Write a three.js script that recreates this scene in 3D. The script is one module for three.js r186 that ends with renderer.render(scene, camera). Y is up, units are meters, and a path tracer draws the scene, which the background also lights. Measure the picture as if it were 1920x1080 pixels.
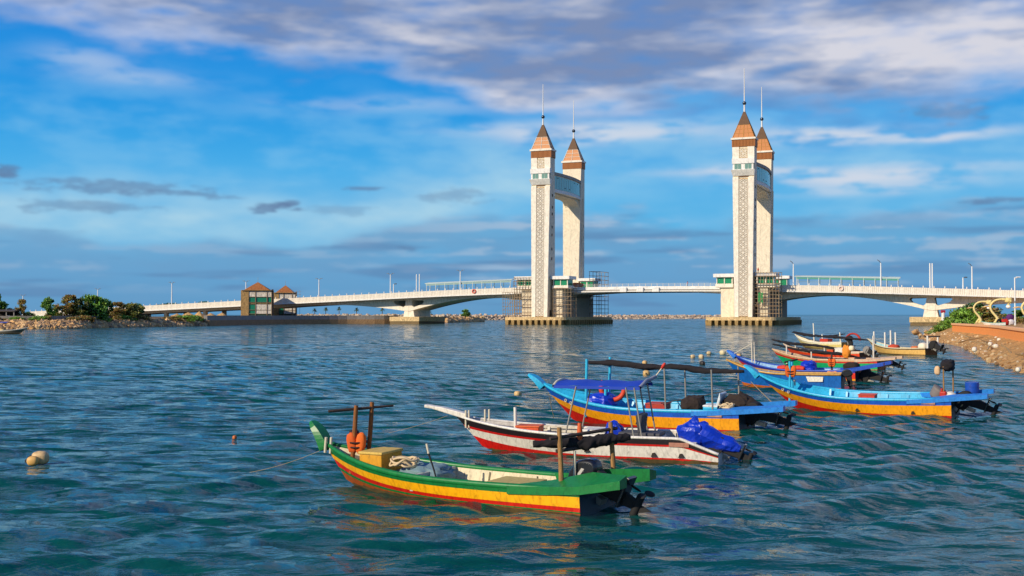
import * as THREE from 'three';
import { mergeGeometries, mergeVertices } from 'three/addons/utils/BufferGeometryUtils.js';
import { ImprovedNoise } from 'three/addons/math/ImprovedNoise.js';
import { RoundedBoxGeometry } from 'three/addons/geometries/RoundedBoxGeometry.js';
import { MarchingCubes } from 'three/addons/objects/MarchingCubes.js';

// ------------------------------------------------------------ camera, sky, sun, exposure
const scene = new THREE.Scene();
const FOC = 2167, EYE = 3.0, PITCH = Math.atan(52 / FOC);
const camera = new THREE.PerspectiveCamera(2 * Math.atan(540 / FOC) * 180 / Math.PI, 16 / 9, 0.5, 40000);
camera.position.set(0, EYE, 0);
camera.rotation.x = PITCH;
scene.add(camera);
const renderer = new THREE.WebGLRenderer({ antialias: true });
renderer.toneMapping = THREE.LinearToneMapping;
renderer.toneMappingExposure = 1.0;
renderer.shadowMap.enabled = true;

const SUN_DIR = new THREE.Vector3(-0.705, 0.448, 0.551).normalize();
const sun = new THREE.DirectionalLight(new THREE.Color().setRGB(1.0, 0.86, 0.66), 4.6);
sun.position.copy(SUN_DIR).multiplyScalar(600).add(new THREE.Vector3(20, 0, -250));
sun.target.position.set(20, 0, -250);
sun.castShadow = true;
sun.shadow.mapSize.set(4096, 4096);
Object.assign(sun.shadow.camera, { left: -380, right: 380, top: 380, bottom: -380, near: 1, far: 1600 });
scene.add(sun, sun.target);

// seeded random and noise
function rng(seed) { let a = seed >>> 0; return () => { a = (a + 0x6D2B79F5) | 0; let t = Math.imul(a ^ (a >>> 15), 1 | a); t = (t + Math.imul(t ^ (t >>> 7), 61 | t)) ^ t; return ((t ^ (t >>> 14)) >>> 0) / 4294967296; }; }
const R = rng(77);
const rr = (a, b) => a + (b - a) * R();
const PN = new ImprovedNoise();
const noise = (x, y, z) => PN.noise(x + 31.7, y + 11.3, z + 71.9);
function fbm(x, y, z, o = 4) { let s = 0, a = 0.5, f = 1; for (let i = 0; i < o; i++) { s += a * noise(x * f, y * f, z * f); a *= 0.5; f *= 2.03; } return s; }
const clamp = (x, a, b) => Math.min(b, Math.max(a, x));
const lerp = (a, b, t) => a + (b - a) * t;
const sstep = (a, b, x) => { const t = clamp((x - a) / (b - a), 0, 1); return t * t * (3 - 2 * t); };
const toLin = (c) => Math.pow(c / 255, 2.2);
function stops(list, x) { // piecewise linear table
  if (x <= list[0][0]) return list[0].slice(1);
  for (let i = 1; i < list.length; i++) if (x <= list[i][0]) { const t = (x - list[i - 1][0]) / (list[i][0] - list[i - 1][0]); return list[i].slice(1).map((v, k) => lerp(list[i - 1][k + 1], v, t)); }
  return list[list.length - 1].slice(1);
}
// sky: azimuth (degrees, 0 along the view, right positive) and elevation give air colour plus cloud layers
const AIR = [[0, 84, 146, 192], [2, 96, 165, 214], [4, 98, 180, 228], [7, 76, 172, 232], [10, 46, 152, 227], [14, 34, 134, 220], [25, 28, 112, 204], [50, 22, 88, 180], [90, 18, 74, 158]];
const DECK = [[-40, 13.2], [-24, 13.0], [-16, 12.6], [-12, 12.2], [-6, 12.3], [-3, 11.4], [0, 9.9], [3, 9.5], [15, 9.4], [24, 10.2], [40, 11.5]];
const VEIL = [[-180, 6], [-60, 5], [-24, 4.6], [-9, 4.8], [-3, 6.0], [2, 7.4], [10, 7.6], [60, 6]];
const STRAT = [[-180, 4], [-40, 3.6], [-24, 3.7], [-9, 3.5], [-6, 4.4], [-1, 5.4], [8, 5.0], [24, 5.6], [60, 5]];
const PUFFS = [[-11.6, 5.25, 1.15, 0.21, 1], [-10.9, 5.32, 0.5, 0.24, 1], [-23.9, 6.6, 0.75, 0.32, 1], [-19.3, 6.05, 3.6, 0.3, 0.75], [-16.2, 5.75, 2.4, 0.16, 0.7], [-20.5, 5.1, 2.6, 0.25, 0.6], [-7.3, 6.3, 0.9, 0.09, 0.8], [-8.5, 5.2, 1.6, 0.2, 0.35], [-2.8, 5.9, 1.5, 0.35, 0.5], [-5.2, 3.25, 0.5, 0.11, 0.7], [22.8, 5.3, 1.3, 0.1, 0.8], [20.8, 9.5, 1.6, 0.42, 0.6]];
const WISPS = [[3, 9.0, 4.5, 0.42, 0.95], [6, 8.7, 3.5, 0.3, 0.8], [16, 8.55, 4.2, 0.36, 0.95], [20.5, 8.35, 3, 0.2, 0.8], [11, 6.95, 3.2, 0.18, 0.7], [17, 6.75, 5.2, 0.42, 0.9], [17.5, 6.2, 4, 0.22, 0.6], [-20, 11.6, 2.2, 0.5, 0.4], [-18, 10.9, 2.5, 0.4, 0.35], [-6, 10.2, 5, 0.4, 0.3], [1, 10.6, 2, 0.3, 0.4], [3, 4.7, 4, 0.3, 0.6], [22, 4.8, 6, 0.35, 0.5]];
function skyColor(az, el, out) {
  const ra = az * Math.PI / 180, X = Math.sin(ra), Z = Math.cos(ra);
  const wide = el > 30 ? 3 : 5;
  const w1 = fbm(X * 5, el * 0.22, Z * 5, wide), w2 = fbm(X * 16 + 9, el * 0.85 + 3, Z * 16, wide), w3 = fbm(X * 26, el * 2.2 + 17, Z * 26, wide - 1);
  let c = stops(AIR, el).map(toLin);
  const put = (r, g, b, a) => { a = clamp(a, 0, 1); c[0] += (toLin(r) - c[0]) * a; c[1] += (toLin(g) - c[1]) * a; c[2] += (toLin(b) - c[2]) * a; };
  const ga = (x, s) => Math.exp(-x * x / (s * s));
  // pale high veil
  const vc = stops(VEIL, az)[0];
  put(178, 214, 231, 0.78 * ga(el - vc - w1 * 2.2, 1.5) * (0.75 + w2 * 0.9) * (1 - 0.6 * sstep(1, 6, az) * sstep(60, 40, az)));
  put(150, 205, 236, 0.3 * ga(el - 8 - w1 * 4, 2.4) * sstep(-0.25, 0.35, w2 + w1 * 0.5));
  // small wisps
  for (const [a0, e0, wa, we, k] of WISPS) { const dx = (az - a0) / wa, dy = (el - e0 - w1 * 0.7 - w2 * 0.25 - (az - a0) * 0.012) / we; const q = dx * dx + dy * dy; if (q < 6) put(203, 214, 230, k * Math.exp(-q * 0.9) * sstep(-0.42, 0.22, w3 * 1.1 + w2 * 0.6) * 1.15); }
  // low stratus near the horizon
  const sb = stops(STRAT, az)[0] + w1 * 2.2 + w2 * 0.9;
  const sa = sstep(sb + 0.35, sb - 0.5, el);
  put(108, 156, 198, sa * (0.62 + w2 * 0.5));
  put(172, 192, 214, sa * 0.6 * sstep(0.02, 0.4, w3 * 0.9 + fbm(X * 4 + 4, el * 2.0, Z * 4, 5) * 1.5) * sstep(0.6, 2.2, el) * lerp(0.45, 1, sstep(-8, 2, az)));
  put(92, 128, 172, sa * 0.55 * sstep(0.05, 0.42, fbm(X * 6 - 4, el * 1.5 + 8, Z * 6, 4) * 1.6));
  // dark small clouds
  for (const [a0, e0, wa, we, k] of PUFFS) { const dx = (az - a0) / wa, dy = (el - e0 - w3 * 0.25 - w2 * 0.12) / we; const q = dx * dx + dy * dy; if (q < 6) { const w4 = fbm(X * 70, el * 4.5, Z * 70, 4); put(98, 124, 162, k * 0.92 * sstep(1.7, 0.1, q + w3 * 1.9 + w4 * 2.4) * (0.9 + w4 * 0.5)); } }
  // the broad cloud deck overhead
  const db = stops(DECK, az)[0] + w1 * 2.6 + w2 * 2.2 + w3 * 1.1;
  const gap = sstep(-0.05, 0.35, fbm(X * 3.2 + 20, el * 0.09 + 5, Z * 3.2, 4) * 1.5 + sstep(18, 50, el) * 0.45);
  const da = sstep(db - 0.8, db + 1.7, el) * (1 - gap * sstep(13, 22, el));
  const lit = clamp(0.25 + fbm(X * 7 + 2, el * 0.6, Z * 7 + 5, 5) * 1.5 + w3 * 0.5 + 0.34 * ga(el - db - 0.5, 1.2) + 0.42 * sstep(11, 20, az) * sstep(60, 40, az) - 0.22 * ga(az - 1, 7) * sstep(11, 12.5, el), 0, 1);
  put(lerp(122, 216, lit), lerp(140, 215, lit), lerp(178, 224, lit), da * clamp(0.86 + w2 * 0.5 + w3 * 0.4, 0.5, 0.96));
  out[0] = c[0]; out[1] = c[1]; out[2] = c[2];
}
{
  const W = 4096, H = 2048, data = new Float32Array(W * H * 4), o = [0, 0, 0];
  for (let j = 0; j < H; j++) {
    const el = ((j + 0.5) / H - 0.5) * 180;
    const step = el < 0 ? W : el > 45 ? 8 : el > 22 ? 4 : 1;
    for (let i = 0; i < W; i += 1) {
      const k = (j * W + i) * 4;
      const az = ((i + 0.5) / W) * 360 - 180 + 90; // column 0 faces -x; az measured from -z
      const a = ((az + 540) % 360) - 180;
      const s = Math.abs(a) > 30 ? Math.max(step, 4) : step;
      if (el < 0) { data[k] = 0.02; data[k + 1] = 0.08; data[k + 2] = 0.12; }
      else if (s > 1 && (i % s) && i > 0) { data[k] = data[k - 4]; data[k + 1] = data[k - 3]; data[k + 2] = data[k - 2]; }
      else { skyColor(a, el, o); data[k] = o[0]; data[k + 1] = o[1]; data[k + 2] = o[2]; }
      data[k + 3] = 1;
    }
  }
  const t = new THREE.DataTexture(data, W, H, THREE.RGBAFormat, THREE.FloatType);
  t.mapping = THREE.EquirectangularReflectionMapping; t.magFilter = t.minFilter = THREE.LinearFilter; t.colorSpace = THREE.LinearSRGBColorSpace; t.needsUpdate = true;
  scene.background = t; scene.environment = t;
}

// ------------------------------------------------------------ helpers
const V = (x, y, z) => new THREE.Vector3(x, y, z);
// a point of the place seen at a pixel of the 1920 x 1080 photograph: on the level plane y, or at a distance along -z
function rayOf(px, py) { const a = (px - 960) / FOC, b = (540 - py) / FOC, c = Math.cos(PITCH), s = Math.sin(PITCH); return V(a, b * c + s, -c + b * s); }
function level(px, py, y = 0) { const d = rayOf(px, py), t = (y - EYE) / d.y; return V(d.x * t, y, d.z * t); }
function depth(px, py, dist) { const d = rayOf(px, py), t = dist / -d.z; return V(d.x * t, EYE + d.y * t, -dist); }

const taken = new Map();
function numbered(name) { const n = taken.get(name) || 0; taken.set(name, n + 1); return n ? name + '_' + String(n).padStart(3, '0') : name; }
function tag(o, label, category, group) { o.userData = { label, category }; if (group) o.userData.group = group; return o; }
function thing(name, label, category, pos = [0, 0, 0], turn = 0, group) { const o = new THREE.Group(); o.name = numbered(name); o.position.set(...pos); o.rotation.y = turn; scene.add(o); return tag(o, label, category, group); }
function structure(o) { o.name = numbered(o.name); o.userData = { kind: 'structure' }; scene.add(o); return o; }
function prep(g) { // plain non-indexed position + normal, uv laid on in metres
  let q = g.index ? g.toNonIndexed() : g.clone();
  for (const k of Object.keys(q.attributes)) if (k !== 'position' && k !== 'normal') q.deleteAttribute(k);
  if (!q.attributes.normal) q.computeVertexNormals();
  return q;
}
function metreUV(g) {
  const p = g.attributes.position, n = g.attributes.normal, uv = new Float32Array(p.count * 2);
  for (let i = 0; i < p.count; i++) { const f = i - i % 3; let ax = 0, ay = 0, az = 0; for (let k = 0; k < 3; k++) { const m = g.index ? i : f + k; ax += n.getX(m); ay += n.getY(m); az += n.getZ(m); } ax = Math.abs(ax); ay = Math.abs(ay); az = Math.abs(az);
    const x = p.getX(i), y = p.getY(i), z = p.getZ(i);
    if (ay >= ax && ay >= az) { uv[i * 2] = x; uv[i * 2 + 1] = z; } else if (ax >= az) { uv[i * 2] = z; uv[i * 2 + 1] = y; } else { uv[i * 2] = x; uv[i * 2 + 1] = y; } }
  g.setAttribute('uv', new THREE.BufferAttribute(uv, 2)); return g;
}
function join(list) { const a = (Array.isArray(list) ? list : [list]).map(prep); return metreUV(a.length > 1 ? mergeGeometries(a) : a[0]); }
function mesh(name, geos, mat, parent, label) { // one named part
  const m = new THREE.Mesh(geos.isBufferGeometry && geos.attributes.uv && geos.userData.ready ? geos : join(geos), mat); m.name = parent ? name : numbered(name);
  (parent || scene).add(m); if (label) m.userData.label = label; return m;
}
function shared(geos) { const g = join(geos); g.userData.ready = true; return g; }
function put(g, x = 0, y = 0, z = 0, ry = 0, rx = 0, rz = 0) { const e = new THREE.Matrix4().makeRotationFromEuler(new THREE.Euler(rx, ry, rz, 'YXZ')); e.setPosition(x, y, z); return g.applyMatrix4(e); }
const box = (w, h, d, x = 0, y = 0, z = 0, ry = 0, rx = 0, rz = 0) => put(new THREE.BoxGeometry(w, h, d), x, y, z, ry, rx, rz);
const rbox = (w, h, d, r, x = 0, y = 0, z = 0, ry = 0, rx = 0, rz = 0) => put(new RoundedBoxGeometry(w, h, d, 2, r), x, y, z, ry, rx, rz);
const span = (x0, x1, y0, y1, z0, z1) => box(x1 - x0, y1 - y0, z1 - z0, (x0 + x1) / 2, (y0 + y1) / 2, (z0 + z1) / 2);
const cyl = (r1, r2, h, x = 0, y = 0, z = 0, seg = 12) => put(new THREE.CylinderGeometry(r1, r2, h, seg), x, y, z);
const ball = (r, x = 0, y = 0, z = 0, sx = 1, sy = 1, sz = 1) => { const g = new THREE.SphereGeometry(r, 16, 12); g.scale(sx, sy, sz); return g.translate(x, y, z); };
function rod(a, b, r, r2 = r, seg = 8) { const d = V(b[0] - a[0], b[1] - a[1], b[2] - a[2]), g = new THREE.CylinderGeometry(r2, r, d.length(), seg); g.applyQuaternion(new THREE.Quaternion().setFromUnitVectors(V(0, 1, 0), d.clone().normalize())); return g.translate((a[0] + b[0]) / 2, (a[1] + b[1]) / 2, (a[2] + b[2]) / 2); }
function tube(pts, r, seg = 40, rad = 7) { return new THREE.TubeGeometry(new THREE.CatmullRomCurve3(pts.map((p) => V(...p))), seg, r, rad); }
// tapered tube with a radius for each point, optional wobble
function limb(pts, radii, seg = 30, rad = 9, wob = 0, flat = 1, seed = 0) {
  const c = new THREE.CatmullRomCurve3(pts.map((p) => V(...p))), fr = c.computeFrenetFrames(seg), pos = [], idx = [];
  for (let i = 0; i <= seg; i++) { const t = i / seg, p = c.getPoint(t), k = t * (radii.length - 1), j = Math.min(radii.length - 2, Math.floor(k)), r0 = lerp(radii[j], radii[j + 1], k - j);
    for (let a = 0; a < rad; a++) { const th = a / rad * 2 * Math.PI, w = 1 + wob * (noise(Math.cos(th) * 1.7 + seed, t * seg * 0.35, Math.sin(th) * 1.7) * 2.2), r = r0 * w;
      const q = p.clone().addScaledVector(fr.normals[i], Math.cos(th) * r).addScaledVector(fr.binormals[i], Math.sin(th) * r * flat); pos.push(q.x, q.y, q.z); } }
  for (let i = 0; i < seg; i++) for (let a = 0; a < rad; a++) { const b = (a + 1) % rad, A = i * rad + a, B = i * rad + b; idx.push(A, B, A + rad, B, B + rad, A + rad); }
  for (const e of [0, seg]) { const o = pos.length / 3, p = c.getPoint(e / seg); pos.push(p.x, p.y, p.z); for (let a = 0; a < rad; a++) { const b = (a + 1) % rad; e ? idx.push(o, e * rad + a, e * rad + b) : idx.push(o, b, a); } }
  return indexed(pos, idx);
}
function indexed(pos, idx) { const g = new THREE.BufferGeometry(); g.setAttribute('position', new THREE.Float32BufferAttribute(pos, 3)); g.setIndex(idx); g.computeVertexNormals(); return g; }
function extrude(pts, d, bevel = 0, holes = []) { const s = new THREE.Shape(pts.map((p) => new THREE.Vector2(...p))); for (const h of holes) s.holes.push(new THREE.Path(h.map((p) => new THREE.Vector2(...p)))); return new THREE.ExtrudeGeometry(s, { depth: d, bevelEnabled: bevel > 0, bevelSize: bevel, bevelThickness: bevel, bevelSegments: 2, curveSegments: 10 }).translate(0, 0, -d / 2); }
// eight-cornered block: bottom rectangle to top rectangle
function frustum(y0, a0, y1, a1) { const c = []; for (const [y, [x0, x1, z0, z1]] of [[y0, a0], [y1, a1]]) c.push([x0, y, z0], [x1, y, z0], [x1, y, z1], [x0, y, z1]);
  const f = [[0, 1, 2, 3], [7, 6, 5, 4], [0, 4, 5, 1], [1, 5, 6, 2], [2, 6, 7, 3], [3, 7, 4, 0]], p = [];
  for (const [a, b, d, e] of f) for (const k of [a, b, d, a, d, e]) p.push(...c[k]);
  const g = new THREE.BufferGeometry(); g.setAttribute('position', new THREE.Float32BufferAttribute(p, 3)); g.computeVertexNormals(); return g; }
// lumpy closed cloth or stone: a sphere pushed about by noise, then stretched
function lump(sx, sy, sz, amp, freq, seed, ws = 28, hs = 20, fold = 0) { const g = mergeVertices(new THREE.SphereGeometry(1, ws, hs).deleteAttribute('uv').deleteAttribute('normal'), 1e-4), p = g.attributes.position;
  for (let i = 0; i < p.count; i++) { const x = p.getX(i), y = p.getY(i), z = p.getZ(i); let k = 1 + amp * fbm(x * freq + seed, y * freq, z * freq, 4) * 2; if (fold) k += fold * (Math.abs(noise(x * freq * 1.7 + seed * 2, y * freq * 0.6, z * freq * 1.7)) - 0.2);
    const bx = Math.sign(x) * Math.pow(Math.abs(x), 0.75), by = Math.sign(y) * Math.pow(Math.abs(y), 0.8), bz = Math.sign(z) * Math.pow(Math.abs(z), 0.75); p.setXYZ(i, bx * k * sx, by * k * sy, bz * k * sz); }
  g.computeVertexNormals(); return g; }

// ---- materials and their computed textures (colour variation, grain, stains)
function greyTex(size, f, metres) { const d = new Uint8Array(size * size * 4); for (let j = 0; j < size; j++) for (let i = 0; i < size; i++) { const v = clamp(f(i / size, j / size), 0, 1) * 255, k = (j * size + i) * 4; d[k] = d[k + 1] = d[k + 2] = v; d[k + 3] = 255; }
  const t = new THREE.DataTexture(d, size, size); t.wrapS = t.wrapT = THREE.RepeatWrapping; t.magFilter = THREE.LinearFilter; t.minFilter = THREE.LinearMipmapLinearFilter; t.repeat.set(1 / metres, 1 / metres); t.needsUpdate = true; return t; }
// noise that repeats seamlessly: taken on a torus
function tnoise(u, v, f, o = 4, sx = 1, sy = 1) { const a = u * 2 * Math.PI, b = v * 2 * Math.PI; return fbm(Math.cos(a) * f * sx + 5, Math.sin(a) * f * sx + Math.cos(b) * f * sy, Math.sin(b) * f * sy + 3, o); }
const asColor = (t) => { t.colorSpace = THREE.SRGBColorSpace; return t; };
const T_paint = asColor(greyTex(512, (u, v) => { const g = tnoise(u, v, 3, 5), s = tnoise(u, v, 2.5, 4, 3.2, 0.5); const chip = sstep(0.3, 0.36, tnoise(u + 0.3, v, 9, 4)); const scuff = sstep(0.12, 0.3, tnoise(u, v + 0.6, 4, 5, 1.6, 0.8)); return 0.98 + g * 0.16 - Math.max(0, s) * 0.2 - chip * 0.11 - scuff * 0.1; }, 2.2));
const T_conc = asColor(greyTex(512, (u, v) => 0.95 + tnoise(u, v, 3, 5) * 0.14 - Math.max(0, tnoise(u, v, 2.2, 4, 4.5, 0.35)) * 0.26 + tnoise(u, v, 40, 2) * 0.06, 14));
const T_stain = asColor(greyTex(512, (u, v) => 0.9 + tnoise(u, v, 3, 5) * 0.35 - Math.max(0, tnoise(u, v, 2.5, 4, 5, 0.4)) * 0.55, 9));
const T_wood = asColor(greyTex(256, (u, v) => 0.82 + tnoise(u, v, 2, 4, 5, 0.5) * 0.5 + tnoise(u, v, 8, 3) * 0.15, 0.6));
const T_cloth = greyTex(256, (u, v) => 0.5 + tnoise(u, v, 1.6, 3) * 0.9, 1.1);
const T_crease = greyTex(512, (u, v) => { const n = 1 - Math.abs(tnoise(u, v, 1.5, 3)) * 3.2, m = 1 - Math.abs(tnoise(u + 0.4, v + 0.2, 2.6, 2)) * 3; return clamp(n, 0, 1) * 0.6 + clamp(m, 0, 1) * 0.35; }, 2.6);
const T_grit = greyTex(512, (u, v) => 0.5 + tnoise(u, v, 6, 6) * 0.7, 1.5);
const T_soil = asColor(greyTex(512, (u, v) => 0.88 + tnoise(u, v, 3, 6) * 0.5 + tnoise(u, v, 18, 3) * 0.25, 9));
const mats = {};
function M(hex, rough = 0.6, o = {}) { const key = hex + '|' + rough + JSON.stringify(Object.keys(o).map((k) => [k, o[k]?.uuid || o[k]])); return mats[key] ||= new (o.transmission || o.clearcoat ? THREE.MeshPhysicalMaterial : THREE.MeshStandardMaterial)({ color: hex, roughness: rough, side: THREE.DoubleSide, ...o }); }
const paint = (hex, rough = 0.38) => M(hex, rough, { map: T_paint });
const conc = (hex, rough = 0.85) => M(hex, rough, { map: T_conc });
const wood = (hex) => M(hex, 0.8, { map: T_wood });
const cloth = (hex, rough = 0.9) => M(hex, rough, { bumpMap: T_crease, bumpScale: 0.02 });
const metal = (hex, rough = 0.35, m = 0.9) => M(hex, rough, { metalness: m });

// ------------------------------------------------------------ the water: one sheet to the horizon, fine near the boats
{
  const Rw = rng(5), waves = [];
  for (let i = 0; i < 46; i++) { const L = i < 36 ? 0.38 * Math.pow(6.2, Rw()) : 2.4 * Math.pow(3, Rw()), k = 2 * Math.PI / L, spread = (Rw() + Rw() + Rw() - 1.5) * 1.25, th = 1.35 + spread; waves.push([Math.cos(th) * k, Math.sin(th) * k, Rw() * 6.283, (i < 36 ? 0.0102 * Math.pow(L, 0.95) : 0.0105) * (0.6 + 0.8 * Rw()), L]); }
  const axis = (a, b, c, fine, grow) => { const out = [], neg = []; let x = c; while (x < b) { out.push(x); x += fine + Math.max(0, Math.abs(x - c) - 14) * grow; } out.push(b); x = c - fine; while (x > a) { neg.push(x); x -= fine + Math.max(0, Math.abs(x - c) - 14) * grow; } neg.push(a); return neg.reverse().concat(out); };
  const xs = axis(-16000, 16000, 3, 0.125, 0.027), zs = []; let z = 4; while (z > -24000) { zs.push(z); z -= Math.max(0.09, 0.0076 * (Math.abs(z) - 2)); } zs.push(-24000);
  const nx = xs.length, nz = zs.length, pos = new Float32Array(nx * nz * 3), uv = new Float32Array(nx * nz * 2), nor = new Float32Array(nx * nz * 3), idx = new Uint32Array((nx - 1) * (nz - 1) * 6);
  let q = 0;
  for (let j = 0; j < nz; j++) { const zz = zs[j], dz = Math.abs(zs[Math.min(nz - 1, j + 1)] - zs[Math.max(0, j - 1)]) / 2;
    for (let i = 0; i < nx; i++) { const x = xs[i], dx = Math.abs(xs[Math.min(nx - 1, i + 1)] - xs[Math.max(0, i - 1)]) / 2, cell = Math.max(dx * 0.8, dz); let y = 0, sx = 0, sz = 0;
      { const gust = 0.75 + 0.75 * noise(x * 0.045, 3, zz * 0.03) + 0.35 * noise(x * 0.19, 8, zz * 0.14);
        for (const [kx, kz, ph, A, L] of waves) { const f = clamp((L / cell - 2.2) / 2.5, 0, 1); const a = kx * x + kz * zz + ph, s = Math.sin(a), c = Math.cos(a), h = A * gust; if (f > 0) y += h * f * (s + 0.22 * Math.sin(2 * a + 1.57)); const d = h * Math.max(f, 1.0) * (c + 0.44 * Math.cos(2 * a + 1.57)); sx += d * kx; sz += d * kz; } }
      const k = (j * nx + i) * 3; pos[k] = x; pos[k + 1] = y; pos[k + 2] = zz; const l = Math.hypot(sx, 1, sz); nor[k] = -sx / l; nor[k + 1] = 1 / l; nor[k + 2] = -sz / l;
      uv[(j * nx + i) * 2] = x; uv[(j * nx + i) * 2 + 1] = zz;
      if (i < nx - 1 && j < nz - 1) { const a = j * nx + i, b = a + 1, c = a + nx, d = c + 1; idx[q++] = a; idx[q++] = b; idx[q++] = c; idx[q++] = b; idx[q++] = d; idx[q++] = c; } } }
  const g = new THREE.BufferGeometry(); g.setAttribute('position', new THREE.BufferAttribute(pos, 3)); g.setAttribute('normal', new THREE.BufferAttribute(nor, 3)); g.setAttribute('uv', new THREE.BufferAttribute(uv, 2)); g.setIndex(new THREE.BufferAttribute(idx, 1));
  console.log('water', nx, nz);
  // ripples smaller than the grid
  const rip = greyTex(1024, (u, v) => { const w = tnoise(u, v, 1.2, 3); return 0.5 + tnoise(u + w * 0.05, v, 4.5, 5, 0.75, 1.35) * 0.85 + tnoise(u, v + 0.4, 11, 3, 0.8, 1.3) * 0.25; }, 5.3);
  const NS = 512, nd = new Uint8Array(NS * NS * 4), hgt = (i, j) => tnoise(((i + NS) % NS) / NS, ((j + NS) % NS) / NS, 3.4, 4, 0.75, 1.4);
  { const hh = new Float32Array(NS * NS); for (let j = 0; j < NS; j++) for (let i = 0; i < NS; i++) hh[j * NS + i] = hgt(i, j);
    for (let j = 0; j < NS; j++) for (let i = 0; i < NS; i++) { const a = hh[j * NS + (i + 1) % NS] - hh[j * NS + (i + NS - 1) % NS], b = hh[((j + 1) % NS) * NS + i] - hh[((j + NS - 1) % NS) * NS + i], n = V(-a * 3.2, -b * 3.2, 1).normalize(), k = (j * NS + i) * 4; nd[k] = n.x * 127 + 128; nd[k + 1] = n.y * 127 + 128; nd[k + 2] = n.z * 127 + 128; nd[k + 3] = 255; } }
  const nt = new THREE.DataTexture(nd, NS, NS); nt.wrapS = nt.wrapT = THREE.RepeatWrapping; nt.magFilter = THREE.LinearFilter; nt.repeat.set(1 / 37, 1 / 37); nt.rotation = 0.3; nt.needsUpdate = true;
  const wm = new THREE.MeshPhysicalMaterial({ color: new THREE.Color().setRGB(0.002, 0.066, 0.058), roughness: 0.08, ior: 1.333, bumpMap: rip, bumpScale: 0.023, normalMap: nt, normalScale: new THREE.Vector2(0.85, 0.85) });
  const w = new THREE.Mesh(g, wm); w.name = 'water'; structure(w);
}

// ------------------------------------------------------------ the bridge: local x along it (to the right), z towards the camera, origin under the left tower's near leg
const B_AT = [10.6, 0, -395.5], B_TURN = -21.9 * Math.PI / 180, TOWER_GAP = 69;
const bridgePoint = (u, y, w) => V(u, y, w).applyAxisAngle(V(0, 1, 0), B_TURN).add(V(...B_AT));
const cream = conc(0xf0e3c8, 0.8), creamLight = conc(0xf7eedc, 0.75), white = conc(0xf4f1ea, 0.6), greyConc = conc(0xa9a296, 0.9), shutter = M(0xcfc0a0, 0.85, { map: T_stain });
const sand = M(0xefce96, 0.9, { map: T_stain }), brownTile = M(0x6e5236, 0.7, { map: T_paint }), orangePanel = M(0xc07424, 0.5, { map: T_paint }), brownSlat = M(0xaa6420, 0.6, { map: T_paint });
const glassGreen = M(0x2f8f63, 0.12, { metalness: 0.1 }), glassTeal = M(0x7fb0b0, 0.15, { metalness: 0.1 }), glassDark = M(0x39464a, 0.1, { metalness: 0.2 }), darkHole = M(0x2a2622, 0.9);
const crownY = 13.5;
function deckTop(u) { const d = Math.abs(u - 34); return d < 90 ? crownY - 0.00022 * d * d : crownY - 0.00022 * 8100 - 0.0385 * (d - 90); }
const bridge = thing('bridge', 'long white road bridge with arched haunches and panelled parapet crossing the channel', 'bridge', B_AT, B_TURN);
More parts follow.
